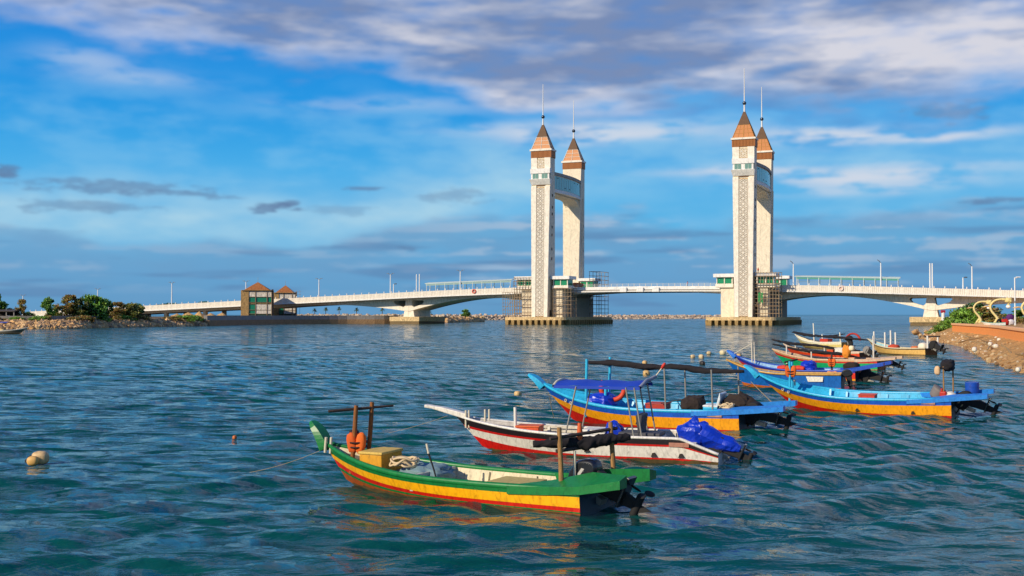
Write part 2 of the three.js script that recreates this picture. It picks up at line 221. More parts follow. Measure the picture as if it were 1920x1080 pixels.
{
  const Zn = -5, Zf = -28, H = 2.3; // near and far edges of the deck, fascia height
  const U0 = -262, U1 = 236, IN = [-9, TOWER_GAP + 9];
  // road slab and kerb lip, in lengths that follow the curve
  const lengths = []; for (let u = U0; u < U1 - 1; u += 12.45) lengths.push([u, Math.min(u + 12.45, U1)]);
  const slabs = [], lip = [];
  for (const [a, b] of lengths) { const ya = deckTop(a) - H, yb = deckTop(b) - H, ang = Math.atan2(yb - ya, b - a), l = Math.hypot(b - a, yb - ya) + 0.02, m = (a + b) / 2; slabs.push(box(l, 0.7, Zn - Zf - 0.3, m, (ya + yb) / 2 + 0.32, (Zn + Zf) / 2, 0, 0, ang)); for (const z of [Zn + 0.12, Zf - 0.12]) lip.push(box(l, 0.34, 0.5, m, (ya + yb) / 2 + 0.06, z, 0, 0, ang)); }
  mesh('deck', slabs, greyConc, bridge); mesh('edge_beam', lip, white, bridge);
  // parapet panels bay by bay with rounded post heads
  const bay = 3.11, panel = shared(box(bay - 0.07, 1.86, 0.16, 0, 0, 0)), grooves = shared([...Array(4)].map((_, i) => box(0.05, 1.8, 0.06, -bay / 2 + 0.62 + i * 0.62, 0, 0.09))), head = shared([rbox(0.34, 0.5, 0.34, 0.1, 0, 0.25, 0), rbox(0.26, 0.22, 0.26, 0.08, 0, 0.58, 0)]);
  for (const z of [Zn, Zf]) for (let u = U0 + 30; u < U1; u += bay) { const m = u + bay / 2; if (m > IN[0] - 0.5 && m < IN[1] + 0.5) continue; const ang = Math.atan2(deckTop(u + bay) - deckTop(u), bay), y = deckTop(m) - 1.12;
    const p = mesh('parapet_panel', panel, creamLight, bridge); p.position.set(m, y, z); p.rotation.z = ang;
    if (z === Zn) { const g = mesh('panel_groove', grooves, greyConc, p); const h = mesh('parapet_post', head, white, bridge); h.position.set(u, deckTop(u) - 0.22, z); } }
  // haunched girders with openings at the piers, one for each side of the towers
  const PIER = { left: -56, right: 124.5 };
  const girder = (ua, ub, pier, towerEnd) => {
    const top = (u) => deckTop(u) - H - 0.1, depthAt = (u) => { const s0 = 0.75; const far = towerEnd > pier ? ua : ub; // deep at the pier, shallow at mid-span, a little deeper at the ends
      const d = Math.abs(u - pier), spanL = u > pier === towerEnd > pier ? Math.abs(towerEnd - pier) : 62, t = clamp(d / spanL, 0, 1); return s0 + 4.0 * Math.pow(1 - clamp(t / 0.62, 0, 1), 1.7) + (spanL === 62 ? 0.3 : 2.0) * Math.pow(clamp((t - 0.6) / 0.4, 0, 1), 2); };
    const pts = []; for (let u = ua; u <= ub + 0.01; u += (ub - ua) / 60) pts.push([u, top(u)]);
    for (let u = ub; u >= ua - 0.01; u -= (ub - ua) / 60) pts.push([u, top(u) - depthAt(u)]);
    const hole = (s) => [[pier + s * 1.15, top(pier) - 0.65], [pier + s * 6.0, top(pier) - 0.75], [pier + s * 6.3, top(pier) - 1.2], [pier + s * 5.6, top(pier) - 2.05], [pier + s * 2.2, top(pier) - 3.15], [pier + s * 1.5, top(pier) - 2.7]];
    mesh('girder', put(extrude(pts, 15, 0, [hole(1), hole(-1)]), 0, 0, (Zn + Zf) / 2), creamLight, bridge);
  };
  girder(-118, IN[0] + 1, PIER.left, IN[0]); girder(IN[1] - 1, 192, PIER.right, IN[1]);
  // plain girder on columns over the land
  { const pts = []; for (let u = -250; u <= -118; u += 6) pts.push([u, deckTop(u) - H - 0.1]); for (let u = -118; u >= -250; u -= 6) pts.push([u, deckTop(u) - H - 1.0]); mesh('girder', put(extrude(pts, 15), 0, 0, (Zn + Zf) / 2), creamLight, bridge);
    for (let u = -128; u > -220; u -= 19) for (const z of [Zn - 5.3, Zf + 5.3]) mesh('column', span(u - 0.7, u + 0.7, 1.5, deckTop(u) - H - 1, z - 0.7, z + 0.7), cream, bridge); }
  // river piers: flaring stem on a capped footing
  for (const u of [PIER.left, PIER.right]) {
    const t = deckTop(u) - H, stem = (z) => put(extrude([[-2.2, 2.6], [2.2, 2.6], [1.75, t - 4.6], [2.5, t - 3.9], [1.2, t - 2.9], [0.95, t - 0.6], [-0.95, t - 0.6], [-1.2, t - 2.9], [-2.5, t - 3.9], [-1.75, t - 4.6]], 13.5, 0.12), u, 0, z);
    const p = mesh('pier', stem((Zn + Zf) / 2 + 0.4), creamLight, bridge);
    mesh('footing', [rbox(12.2, 1.75, 22, 0.2, u, 1.75, (Zn + Zf) / 2)], sand, p); mesh('footing_skirt', [box(11.8, 1.1, 21.6, u, 0.25, (Zn + Zf) / 2)], M(0x8d7550, 0.9, { map: T_stain }), p); }
  // lifting span between the towers
  const us = [], lo = []; for (let u = IN[0] + 1; u <= IN[1] - 1; u += 1.99) { us.push([u, deckTop(u) - 1.0]); const t = (u - 34.5) / 43; lo.push([u, deckTop(u) - 2.2 - 2.3 * Math.pow(Math.abs(t), 1.9)]); }
  const leaf = us.concat(lo.reverse());
  for (const [z, w] of [[Zn - 1.4, 0.7], [(Zn + Zf) / 2, 0.7], [Zf + 1.4, 0.7]]) mesh('bascule_girder', put(extrude(leaf, w), 0, 0, z), white, bridge);
  const fas = []; for (let u = IN[0] + 1; u < IN[1] - 2; u += 3.98) fas.push(box(4, 1.05, 0.3, u + 1.99, deckTop(u + 1.99) - 1.15, Zn - 0.1, 0, 0, Math.atan2(deckTop(u + 4) - deckTop(u), 4)));
  mesh('bascule_fascia', fas, white, bridge);
  for (const u of [27.2, 33.0, 38.4, -4.6, 73.8]) mesh('joint_housing', [rbox(2.3, 1.55, 0.9, 0.08, u, deckTop(u) - 1.75, Zn + 0.28)], white, bridge);
  const rail = []; for (let u = IN[0] + 2; u < IN[1] - 1; u += 1.99) { rail.push(box(0.13, 0.95, 0.13, u, deckTop(u) - 0.15, Zn - 0.1)); for (const h of [0.3, 0.02, -0.28]) rail.push(box(2.0, 0.06, 0.06, u + 1, deckTop(u + 1) + h, Zn - 0.1)); }
  mesh('railing', rail, M(0xcfcdc4, 0.5), bridge);
}
// ---- gate towers
const lattice = (w, y0, y1, z) => { // interlaced straps over a panel w wide
  const out = [], s = 0.5, hw = w / 2, add = (a, b, t) => { const dx = b[0] - a[0], dy = b[1] - a[1], l = Math.hypot(dx, dy); out.push(box(l + 0.04, t, 0.16, (a[0] + b[0]) / 2, (a[1] + b[1]) / 2, z, 0, 0, Math.atan2(dy, dx))); };
  const clip = (px, py, dx, dy) => { let t0 = -99, t1 = 99; for (const [p, d, lo, hi] of [[px, dx, -hw, hw], [py, dy, y0, y1]]) { if (Math.abs(d) < 1e-6) { if (p < lo || p > hi) return; continue; } const a = (lo - p) / d, b = (hi - p) / d; t0 = Math.max(t0, Math.min(a, b)); t1 = Math.min(t1, Math.max(a, b)); } if (t1 - t0 > 0.1) add([px + dx * t0, py + dy * t0], [px + dx * t1, py + dy * t1], 0.13); };
  for (const a of [0.5236, -0.5236]) { const dx = Math.cos(a), dy = Math.sin(a); for (let y = y0 - 2; y < y1 + 2; y += s * 1.1547) clip(0, y, dx, dy); }
  for (let x = -hw + s * 0.42; x < hw; x += s * 0.61) out.push(box(0.08, y1 - y0, 0.14, x, (y0 + y1) / 2, z - 0.02));
  for (let y = y0 + 1.2, k = 0; y < y1 - 0.8; y += s * 1.1547 * 1.5, k++) for (const x of k % 2 ? [-hw * 0.62, hw * 0.62] : [0]) { const g = new THREE.CylinderGeometry(0.27, 0.27, 0.22, 6); g.rotateX(Math.PI / 2); out.push(g.translate(x, y, z)); }
  return out;
};
const crossLattice = new Map();
function makeTower(atU, label, fine) {
  const p = bridgePoint(atU, 0, 0), T = thing('gate_tower', label, 'tower', [p.x, p.y, p.z], B_TURN, 'twin gate towers of the bridge');
  const Y0 = 2.6, YT = 47.2, SEP = -33;
  for (const far of [0, 1]) {
    const zc = far ? SEP : 0, f = far ? -1 : 1; // the far leg is the mirror of the near one
    const zr = (n, b) => far ? [zc - n, zc + b] : [zc - b, zc + n]; // n towards the outside, b towards the road
    const leg = mesh('leg', frustum(Y0, [-2.8, 2.8, ...zr(3.1, 4.2)], 58, [-3.55, 3.55, ...zr(1.75, 2.3)]), cream, T);
    const outer = (y) => lerp(3.1, 1.75, (y - Y0) / (58 - Y0)), halfw = (y) => lerp(2.8, 3.55, (y - Y0) / (58 - Y0));
    if (!far) { // front pilasters, lattice strip between them
      for (const s of [-1, 1]) { const e = (y) => [s < 0 ? -halfw(y) - 0.02 : 1.5, s < 0 ? -1.5 : halfw(y) + 0.02, outer(y) - 0.1, outer(y) + 0.42]; mesh('pilaster', frustum(Y0 + 0.01, e(Y0), YT, e(YT)), creamLight, leg); }
      const strip = mesh('lattice_panel', frustum(Y0 + 0.02, [-1.49, 1.49, 3.0, 3.14], YT - 0.3, [-1.49, 1.49, outer(YT) - 0.1, outer(YT) + 0.04]), M(0xb48c46, 0.85), leg);
      const tilt = Math.atan2(outer(YT) - outer(Y0), YT - Y0);
      const straps = mesh('lattice_straps', lattice(2.72, Y0 + 0.2, YT - 0.5, 0), creamLight, leg); straps.position.z = outer(0) + 0.22; straps.rotation.x = tilt; straps.userData.kind = 'stuff';
      const up = mesh('lattice_panel', span(-1.3, 1.3, 53.4, 56.6, 1.7, 2.02), M(0xc2a468, 0.85), leg); const us = mesh('lattice_straps', lattice(2.4, 53.5, 56.5, 0), creamLight, leg); us.position.z = 2.06; us.userData.kind = 'stuff';
      for (const s of [-1, 1]) mesh('pilaster', span(s < 0 ? -3.5 : 1.35, s < 0 ? -1.35 : 3.5, 53.0, 56.95, 1.6, 2.2), creamLight, leg);
      for (const y of [44.2, 40.1, 37.8, 33.3, 30.6, 25.8, 22.5]) mesh('window', [span(halfw(y) - 0.02, halfw(y) + 0.1, y - 0.45, y + 0.45, -0.6, 0.1)], darkHole, leg);
      mesh('door', span(2.95, 3.06, 2.7, 4.9, 0.3, 1.4), darkHole, leg);
      // glazed lookout box
      const lo = mesh('lookout', [span(-3.3, 3.3, 49.6, 51.5, 1.3, 2.75)], white, T);
      mesh('lookout_roof', frustum(51.5, [-3.45, 3.6, 1.2, 3.0], 53.2, [-3.5, 3.65, 1.2, 3.1]), white, lo); mesh('lookout_base', frustum(47.7, [-3.4, 3.5, 1.0, 2.3], 49.55, [-3.75, 3.75, 1.0, 3.35]), white, lo);
      for (const x of [-2.2, -1.1, 1.1, 2.2]) mesh('window', [span(x - 0.5, x + 0.5, 49.75, 51.4, 2.7, 2.8)], M(0x6f9488, 0.2), lo);
      mesh('window', [span(3.28, 3.36, 49.75, 51.4, 1.6, 2.6)], M(0x6f9488, 0.2), lo);
      mesh('recess', [span(-1.6, 1.6, 47.25, 47.66, 1.6, 2.2)], brownTile, lo);
    } else { // a groove up the road-side corner of the far leg
      mesh('corner_fin', frustum(14, [2.9, 3.35, SEP + 0.2, SEP + 1.1], 46, [3.38, 3.9, SEP + 0.2, SEP + 1.1]), cream, leg);
      for (const y of [44, 40, 36, 32, 27]) mesh('window', [span(halfw(y) - 0.02, halfw(y) + 0.1, y - 0.45, y + 0.45, SEP - 1.2, SEP - 0.5)], darkHole, leg);
    }
    // head: slatted band, cornice, pyramid with glazed skirt, mast with ball
    const d = 2.45, w = 3.62, z0 = zc - d * (far ? 0.75 : 0.95), z1 = zc + d * (far ? 0.95 : 0.75) + 0.1;
    const band = mesh('slatted_band', [span(-w, w, 57.0, 59.35, z0, z1)], M(0x84501e, 0.7), T), sl = []; for (let x = -w + 0.2; x < w; x += 0.46) sl.push(span(x, x + 0.26, 57.05, 59.3, z0 - 0.1, z1 + 0.1)); for (let z = z0 + 0.2; z < z1 - 0.2; z += 0.46) sl.push(span(-w - 0.1, w + 0.1, 57.05, 59.3, z, z + 0.26));
    mesh('slats', sl, brownSlat, band); mesh('cornice', [span(-w - 0.35, w + 0.35, 59.35, 59.95, z0 - 0.35, z1 + 0.35)], creamLight, T);
    const ym = 64.2, ya = 68.8, zm = (z0 + z1) / 2, rate = (y) => 1 - (y - 59.95) / (ya + 0.35 - 59.95), rect = (y, k = 0) => [-(w - 0.15) * rate(y) - k, (w - 0.15) * rate(y) + k, zm + (z0 - zm + 0.1) * rate(y) - k, zm + (z1 - zm - 0.1) * rate(y) + k];
    const roof = mesh('roof', frustum(ym, rect(ym, 0.1), ya, rect(ya, 0.1)), brownTile, T);
    mesh('glazed_skirt', frustum(59.96, rect(59.96), ym + 0.02, rect(ym)), orangePanel, roof);
    const bars = [], nC = fine ? 4 : 2, nR = 3, face = (x, y, s) => { const r = rect(y, 0.04); return [lerp(r[0], r[1], x), y, s ? r[3] : r[2]]; }, side = (x, y) => { const r = rect(y, 0.04); return [r[1], y, lerp(r[2], r[3], x)]; };
    for (let i = 0; i <= nC; i++) { const x = i / nC, thick = i === 0 || i === nC || i === nC / 2 ? 0.11 : 0.05; bars.push(rod(face(x, 60, 1), face(x, ym, 1), thick, thick, 5)); bars.push(rod(side(x, 60), side(x, ym), thick, thick, 5)); }
    for (let i = 0; i <= nR; i++) { const y = lerp(60.05, ym - 0.02, i / nR); bars.push(rod(face(0, y, 1), face(1, y, 1), fine ? 0.05 : 0.08, fine ? 0.05 : 0.08, 5), rod(side(0, y), side(1, y), 0.06, 0.06, 5)); }
    mesh('glazing_bars', bars, fine ? M(0xc8924c, 0.7) : creamLight, roof);
    const tileRows = []; for (let y = ym + 0.3; y < ya - 0.2; y += 0.42) { const r = rect(y, 0.14); tileRows.push(frustum(y, r, y + 0.07, r.map((v, i) => v * 1 + (i % 2 ? -0.03 : 0.03)))); } mesh('tile_course', tileRows, M(0x5a3828, 0.8), roof);
    const mast = mesh('spire', [rod([0, ya - 0.3, zm], [0, ya + 2.6, zm], 0.32, 0.22), rod([0, ya + 2.6, zm], [0, 82.6, zm], 0.2, 0.1)], M(0xdedbd4, 0.35), T); mesh('ball', [ball(0.62, 0, ya + 2.5, zm)], metal(0x50555c, 0.25, 0.8), mast);
  }
  // glazed beam joining the legs, bowed outwards, over a haunched soffit
  const bow = (t) => 1.1 * Math.sin(Math.PI * t), N = 14, za = -2.2, zb = SEP + 2.2, ring = (y0, y1, ex) => { const g = []; for (let i = 0; i < N; i++) { const a = i / N, b = (i + 1) / N, x0 = 3.0 + ex + bow(a), x1 = 3.0 + ex + bow(b), c0 = lerp(za, zb, a), c1 = lerp(za, zb, b);
    const p = [[-x0, y0, c0], [x0, y0, c0], [x1, y0, c1], [-x1, y0, c1], [-x0, y1, c0], [x0, y1, c0], [x1, y1, c1], [-x1, y1, c1]], idx = [0, 2, 1, 0, 3, 2, 4, 5, 6, 4, 6, 7, 0, 4, 7, 0, 7, 3, 1, 2, 6, 1, 6, 5]; const q = []; for (const k of idx) q.push(...p[k]); const gg = new THREE.BufferGeometry(); gg.setAttribute('position', new THREE.Float32BufferAttribute(q, 3)); gg.computeVertexNormals(); g.push(gg); } return g; };
  const beam = mesh('sky_bridge', ring(46.2, 51.4, 0.1), white, T); mesh('sky_bridge_roof', ring(51.4, 52.4, 0.55), greyConc, beam); mesh('sky_bridge_sill', ring(45.5, 46.2, 0.35), white, beam);
  for (let i = 0; i < N; i++) for (const s of [1, -1]) { const a = (i + 0.06) / N, b = (i + 0.94) / N, x0 = 3.16 + bow(a), x1 = 3.16 + bow(b), c0 = lerp(za, zb, a), c1 = lerp(za, zb, b); const pn = mesh('pane', [box(Math.hypot(c1 - c0, x1 - x0), 4.4, 0.06, s * (x0 + x1) / 2, 48.9, (c0 + c1) / 2, Math.atan2(c0 - c1, s * (x1 - x0)))], glassTeal, beam); if ((i * 7 + 3) % 5 < 2) mesh('vent_slot', [box(0.09, 0.22, 1.1, s * ((x0 + x1) / 2 + 0.05), i % 2 ? 50.6 : 47.6, (c0 + c1) / 2)], darkHole, beam); }
  const so = [[za, 45.4], [zb, 45.4], [zb, 41.6], [zb + 1.0, 43.4], [zb + 3.2, 44.6], [zb + 6, 45.0], [za - 6, 45.0], [za - 3.2, 44.6], [za - 1.0, 43.4], [za, 41.6]];
  mesh('soffit', put(extrude(so.map(([z, y]) => [z, y]), 5.2), 0, 0, 0, -Math.PI / 2).scale(1, 1, 1), cream, beam);
  // base block between the legs carrying the machinery
  const base = mesh('bascule_pier', [span(-9, 9, 2.55, 9.2, -28, -5.4), frustum(9.2, [-8, 8, -27.5, -5.6], 10.6, [-9, 9, -28, -5.3])], greyConc, T);
  for (const s of [-1, 1]) { const x0 = s < 0 ? -9.4 : 3.7, x1 = s < 0 ? -3.7 : 9.4; mesh('pillar', [span(s < 0 ? -7.8 : 3.9, s < 0 ? -3.6 : 7.2, 2.55, 12.1, -4.6, 0.2)], cream, base);
    const cab = mesh('control_cabin', [span(x0, x1, 12.1, 12.7, -5.6, 1.0), span(x0, x1, 12.7, 13.2, -5.5, 0.9), span(x0 + 0.4, x1 - 0.4, 13.2, 15.4, -5.2, 0.45)], creamLight, T); mesh('roof_slab', [span(x0 - 0.6, x1 + 0.6, 15.4, 16.5, -6, 1.5)], white, cab);
    const n = 2, w = (x1 - x0 - 0.8) / n; for (let i = 0; i < n; i++) mesh('window', [span(x0 + 0.4 + i * w + 0.2, x0 + 0.4 + (i + 1) * w - 0.2, 13.35, 15.25, 0.44, 0.52)], glassGreen, cab); mesh('window', [box(0.08, 1.9, 4.4, s < 0 ? x0 + 0.38 : x1 - 0.38, 14.3, -2.4)], glassGreen, cab);
    for (const i of [0, 1, 2]) mesh('mullion', [span(x0 + 0.3 + i * (w + 0.03), x0 + 0.55 + i * (w + 0.03), 13.2, 15.4, 0.4, 0.7)], creamLight, cab); }
  for (const s of [-1, 1]) { const x0 = s < 0 ? -9.4 : 3.7, x1 = s < 0 ? -3.7 : 9.4, cab = mesh('control_cabin', [span(x0, x1, 12.1, 13.2, SEP - 1, SEP + 5.4), span(x0 + 0.4, x1 - 0.4, 13.2, 15.6, SEP - 0.6, SEP + 5)], creamLight, T); mesh('roof_slab', [span(x0 - 0.5, x1 + 0.5, 15.6, 16.6, SEP - 1.5, SEP + 5.8)], white, cab); for (const k of [0, 1]) { const w = (x1 - x0 - 0.8) / 2; mesh('window', [span(x0 + 0.6 + k * w, x0 + 0.2 + (k + 1) * w, 13.4, 15.4, SEP + 4.95, SEP + 5.06)], glassGreen, cab); } mesh('window', [box(0.08, 1.9, 4.2, s < 0 ? x0 + 0.38 : x1 - 0.38, 14.4, SEP + 2.2)], glassGreen, cab); mesh('pillar', [span(s < 0 ? -7.8 : 3.9, s < 0 ? -3.6 : 7.2, 2.55, 12.1, SEP - 0.2, SEP + 4.6)], cream, cab); }
  return T;
}
makeTower(0, 'left gate tower, twin cream legs with two-pane glazed roofs and blue sky bridge', false);
makeTower(TOWER_GAP, 'right gate tower, twin cream legs with finely gridded orange roofs', true);
// ---- fendered platforms under the towers
function platform(u, label) {
  const p = bridgePoint(u, 0, 0), P = thing('fender_platform', label, 'pier', [p.x, 0, p.z], B_TURN, 'fendered platforms under the towers');
  const sh = new THREE.Shape(), W = 11.6, A = 9.5, Bk = -46, r = 5; sh.moveTo(-W + r, -A); sh.lineTo(W - r, -A); sh.quadraticCurveTo(W, -A, W, -A + r); sh.lineTo(W, -Bk - r); sh.quadraticCurveTo(W, -Bk, W - r, -Bk); sh.lineTo(-W + r, -Bk); sh.quadraticCurveTo(-W, -Bk, -W, -Bk - r); sh.lineTo(-W, -A + r); sh.quadraticCurveTo(-W, -A, -W + r, -A);
  const slab = (y0, y1, k) => { const g = new THREE.ExtrudeGeometry(sh, { depth: y1 - y0, bevelEnabled: false, curveSegments: 8 }); g.rotateX(-Math.PI / 2); g.scale(k, 1, k); return g.translate(0, y0, 0); };
  mesh('platform_slab', slab(1.55, 2.55, 1), sand, P); mesh('platform_core', slab(-0.6, 1.55, 0.86), M(0xbb9a62, 0.95, { map: T_stain }), P);
  const post = shared([frustum(-0.6, [-0.42, 0.42, -0.75, 0.75], 1.54, [-0.55, 0.55, -0.95, 0.95])]);
  const place = (x, z, ry) => { const m = mesh('fender_post', post, M(0xbb9a62, 0.9, { map: T_stain }), P); m.position.set(x, 0, z); m.rotation.y = ry; };
  for (let x = -9.4; x <= 9.5; x += 2.1) { place(x, A - 0.7, 0); place(x, Bk + 0.9, 0); }
  for (let z = A - 4.4; z > Bk + 3; z -= 2.4) { place(W - 0.75, z, Math.PI / 2); place(-W + 0.75, z, Math.PI / 2); }
  return P;
}
platform(0, 'sand coloured fender platform under the left gate tower'); platform(TOWER_GAP, 'sand coloured fender platform under the right gate tower');
// ---- scaffolding round the tower bases
function scaffold(label, u0, u1, w0, w1, y0, y1, stepX, stepY, withBoards) {
  const p = bridgePoint(u0, 0, w0), S = thing('scaffolding', label, 'scaffold', [p.x, y0, p.z], B_TURN, 'scaffolds at the tower bases'), m1 = M(0x9c8a70, 0.7, { metalness: 0.3 }), L = u1 - u0, D = w1 - w0, H = y1 - y0;
  const nx = Math.round(L / stepX), ny = Math.round(H / stepY), std = shared(cyl(0.085, 0.085, H, 0, H / 2, 0, 6)), led = shared(rod([0, 0, 0], [L + 0.6, 0, 0], 0.065, 0.065, 6)), led2 = shared(rod([0, 0, 0], [0, 0, D + 0.6], 0.065, 0.065, 6)), brd = shared(box(L, 0.08, 0.5, L / 2, 0, 0));
  for (let i = 0; i <= nx; i++) for (const z of [0, D]) mesh('standard', std, m1, S).position.set(i * L / nx, 0, z);
  for (let j = 1; j <= ny; j++) { for (const z of [0, D]) mesh('ledger', led, m1, S).position.set(-0.3, j * H / ny - 0.1, z); for (const x of [0, L]) mesh('transom', led2, m1, S).position.set(x, j * H / ny - 0.05, -0.3); if (withBoards && j % 2) mesh('board', brd, wood(0xa87a4a), S).position.set(0, j * H / ny, D - 0.3); }
  mesh('brace', rod([0, H * 0.25, D + 0.1], [L, H * 0.75, D + 0.1], 0.08), m1, S);
  return S;
}
scaffold('scaffold around the left cabin of the left gate tower', -9.8, -3.4, -0.4, 1.9, 2.6, 16.2, 1.05, 1.3, true);
scaffold('low netted scaffold at the outer left of the left gate tower', -14.6, -10.1, -6, 0.5, 2.6, 11.2, 0.9, 1.25, false);
scaffold('scaffold on the pillar right of the left gate tower near leg', 4.2, 10.6, -4, 1.4, 2.6, 12.4, 1.05, 1.35, true);
scaffold('tall scaffold with orange boards at the far leg of the left gate tower', 9.6, 13.4, -32, -22, 2.6, 18.8, 1.2, 1.45, true);
scaffold('dense scaffold around the right cabin of the right gate tower', TOWER_GAP + 3.4, TOWER_GAP + 11.0, -3.2, 2.1, 2.6, 16.8, 0.95, 1.15, true);
{ const p = bridgePoint(9.6, 13.1, -8); const t = mesh('tarpaulin', lump(2.6, 0.7, 1.2, 0.25, 2, 4), cloth(0xc8601c)); t.position.set(p.x, 13.6, p.z); tag(t, 'orange tarpaulin bundle on the deck beside the left gate tower', 'tarpaulin'); }
{ const p = bridgePoint(TOWER_GAP + 5.2, 8.7, 2.1); const t = mesh('safety_net', [...Array(5)].map((_, i) => box(0.3, 3.0 + (i % 3) * 0.4, 0.05, -0.6 + i * 0.3, 0, Math.sin(i * 2) * 0.08)), cloth(0x2f8a4a)); t.position.set(p.x, p.y, p.z); t.rotation.y = B_TURN; tag(t, 'green safety net hanging on the right gate tower scaffold', 'safety net'); }
// ---- things on the deck: lamps, twin masts, covered walkways, life rings
function deckThing(name, label, cat, u, w, group) { const y = deckTop(u) - 1.95, p = bridgePoint(u, y, w); return thing(name, label, cat, [p.x, p.y, p.z], B_TURN, group); }
function lamp(u, h, label, kind) { const o = deckThing('street_lamp', label, 'street lamp', u, -6.2, 'lamps along the bridge'); mesh('post', [cyl(0.17, 0.28, h, 0, h / 2, 0, 8)], M(0xdfe3e4, 0.4), o);
  if (kind === 2) mesh('lamp_head', [rod([0, h - 0.1, 0], [-0.9, h + 0.35, 0], 0.09), rod([0, h - 0.1, 0], [0.9, h + 0.35, 0], 0.09), box(0.9, 0.14, 0.3, -1.1, h + 0.42, 0), box(0.9, 0.14, 0.3, 1.1, h + 0.42, 0)], M(0x6d7378, 0.5), o);
  else if (kind === 1) mesh('lamp_head', [rod([0, h - 0.1, 0], [-0.5, h + 0.7, 0], 0.1), box(0.8, 0.2, 0.35, -0.7, h + 0.75, 0, 0, 0, -0.7)], M(0x4d5358, 0.5), o);
  else mesh('lamp_head', [rod([0, h - 0.1, 0], [0.7, h + 0.1, 0], 0.07), rbox(0.9, 0.35, 0.4, 0.1, 0.8, h + 0.1, 0)], M(0x3e444c, 0.5), o); return o; }
const uAt = (px) => { const k = (px - 960) / FOC, c = Math.cos(-B_TURN), s = Math.sin(-B_TURN), x0 = B_AT[0] + 6.2 * s, z0 = -B_AT[2] + 6.2 * c; return (k * z0 - x0) / (c + k * s); };
for (const [px, h, kind, l] of [[43, 8.6, 2, 'two-armed lamp post at the far left over the trees'], [183, 9.4, 2, 'two-armed lamp post above the big round tree'], [322, 10.2, 2, 'two-armed lamp post left of the brown stair houses'], [461, 9, 2, 'lamp post peeping over the left stair house roof'], [598, 8.3, 2, 'lamp post right of the brown stair houses'], [732, 8.6, 2, 'tall lamp post left of the twin masts on the left span'], [863, 8.4, 2, 'lamp post above the left covered walkway'], [1488, 8.6, 1, 'bent lamp post beside the right gate tower scaffold'], [1652, 9.2, 1, 'bent lamp post at the end of the right covered walkway'], [1823, 8.7, 1, 'tall bent lamp post on the right approach']]) lamp(uAt(px), h, l, kind);
for (const [px, h, l] of [[738, 5, 'short lamp with dark head next to a tall post on the left span'], [1806, 5.2, 'short lamp with round dark head on the right approach']]) lamp(uAt(px), h, l, 3);
for (const [px, h, l] of [[780, 8.2, 'left mast of the pair on the left span'], [785.5, 8.2, 'right mast of the pair on the left span'], [1744, 9.4, 'left mast of the pair on the right approach'], [1748.5, 9.4, 'right mast of the pair on the right approach']]) { const o = deckThing('mast', l, 'mast', uAt(px), -6.6, 'paired plain masts'); mesh('pole', [cyl(0.19, 0.24, h, 0, h / 2, 0, 10)], M(0xe4e6e4, 0.4), o); mesh('foot_plate', [box(0.7, 0.12, 0.7, 0, 0.06, 0)], greyConc, o); }
function walkway(pa, pb, label, glass) { const ua = uAt(pa), ub = uAt(pb), o = deckThing('covered_walkway', label, 'shelter', ua, -8, 'covered walkways on the deck'), n = 9, L = ub - ua, top = 4.3; const dy = (t) => deckTop(ua + t * L) - deckTop(ua);
  const ang = Math.atan2(dy(1), L); mesh('roof', [box(L + 1.4, 0.16, 3.4, L / 2, top + dy(0.5) + 0.45, 0, 0, 0.13, ang), box(L + 1, 0.3, 0.16, L / 2, top + dy(0.5) + 0.2, 1.5, 0, 0, ang)], M(0xc6d6cc, 0.4), o); mesh('glass_fascia', [box(L + 0.6, 0.55, 0.05, L / 2, top + dy(0.5) - 0.3, 1.45, 0, 0, ang)], glass, o);
  for (let i = 0; i <= n; i++) for (const z of [1.4, -1.4]) mesh('post', [cyl(0.11, 0.11, top, i / n * L, top / 2 + dy(i / n), z, 6)], M(0xdcdfd8, 0.5), o); mesh('handrail', [box(L, 0.08, 0.08, L / 2, 2.9 + dy(0.5), 1.45, 0, 0, ang)], M(0x6f8a80, 0.5), o); }
walkway(799, 956, 'pale covered walkway on the left span beside the left tower', M(0x8fa8a0, 0.3)); walkway(1494, 1684, 'green glazed covered walkway on the right span', M(0x5a9a88, 0.25));
for (const [px, l, sq] of [[888, 'red life ring hung on the parapet left of the left tower', 0], [1573, 'pink framed life ring board on the right span parapet', 1]]) { const u = uAt(px) + 0.8, y = deckTop(u) - 1.0, p = bridgePoint(u, y, -4.86), o = thing('life_ring', l, 'life ring', [p.x, p.y, p.z], B_TURN); const g = new THREE.TorusGeometry(0.62, 0.17, 8, 20); if (sq) { mesh('board', [box(1.7, 1.7, 0.05, 0, 0, -0.0)], M(0xd9b6a4, 0.6), o); mesh('ring', [g.translate(0, 0, 0.2)], M(0xe8ddd2, 0.5), o); } else { mesh('ring', [g.translate(0, 0, 0.2)], M(0xd9401c, 0.5), o); mesh('hook', [box(0.1, 0.9, 0.1, 0, 0.2, 0)], metal(0x888888), o); } }

// ------------------------------------------------------------ shores
function sheet(nu, nv, f, flip) { const pos = [], idx = []; for (let i = 0; i <= nu; i++) for (let j = 0; j <= nv; j++) { pos.push(...f(i / nu, j / nv)); if (i && j) { const A = (i - 1) * (nv + 1) + j - 1, B = A + 1, C = A + nv + 1, D = C + 1; flip ? idx.push(A, B, C, B, D, C) : idx.push(A, C, B, B, C, D); } } return indexed(pos, idx); }
function resample(pts, step) { const c = new THREE.CatmullRomCurve3(pts, false, 'centripetal', 0.2), n = Math.ceil(c.getLength() / step); return c.getSpacedPoints(n); }
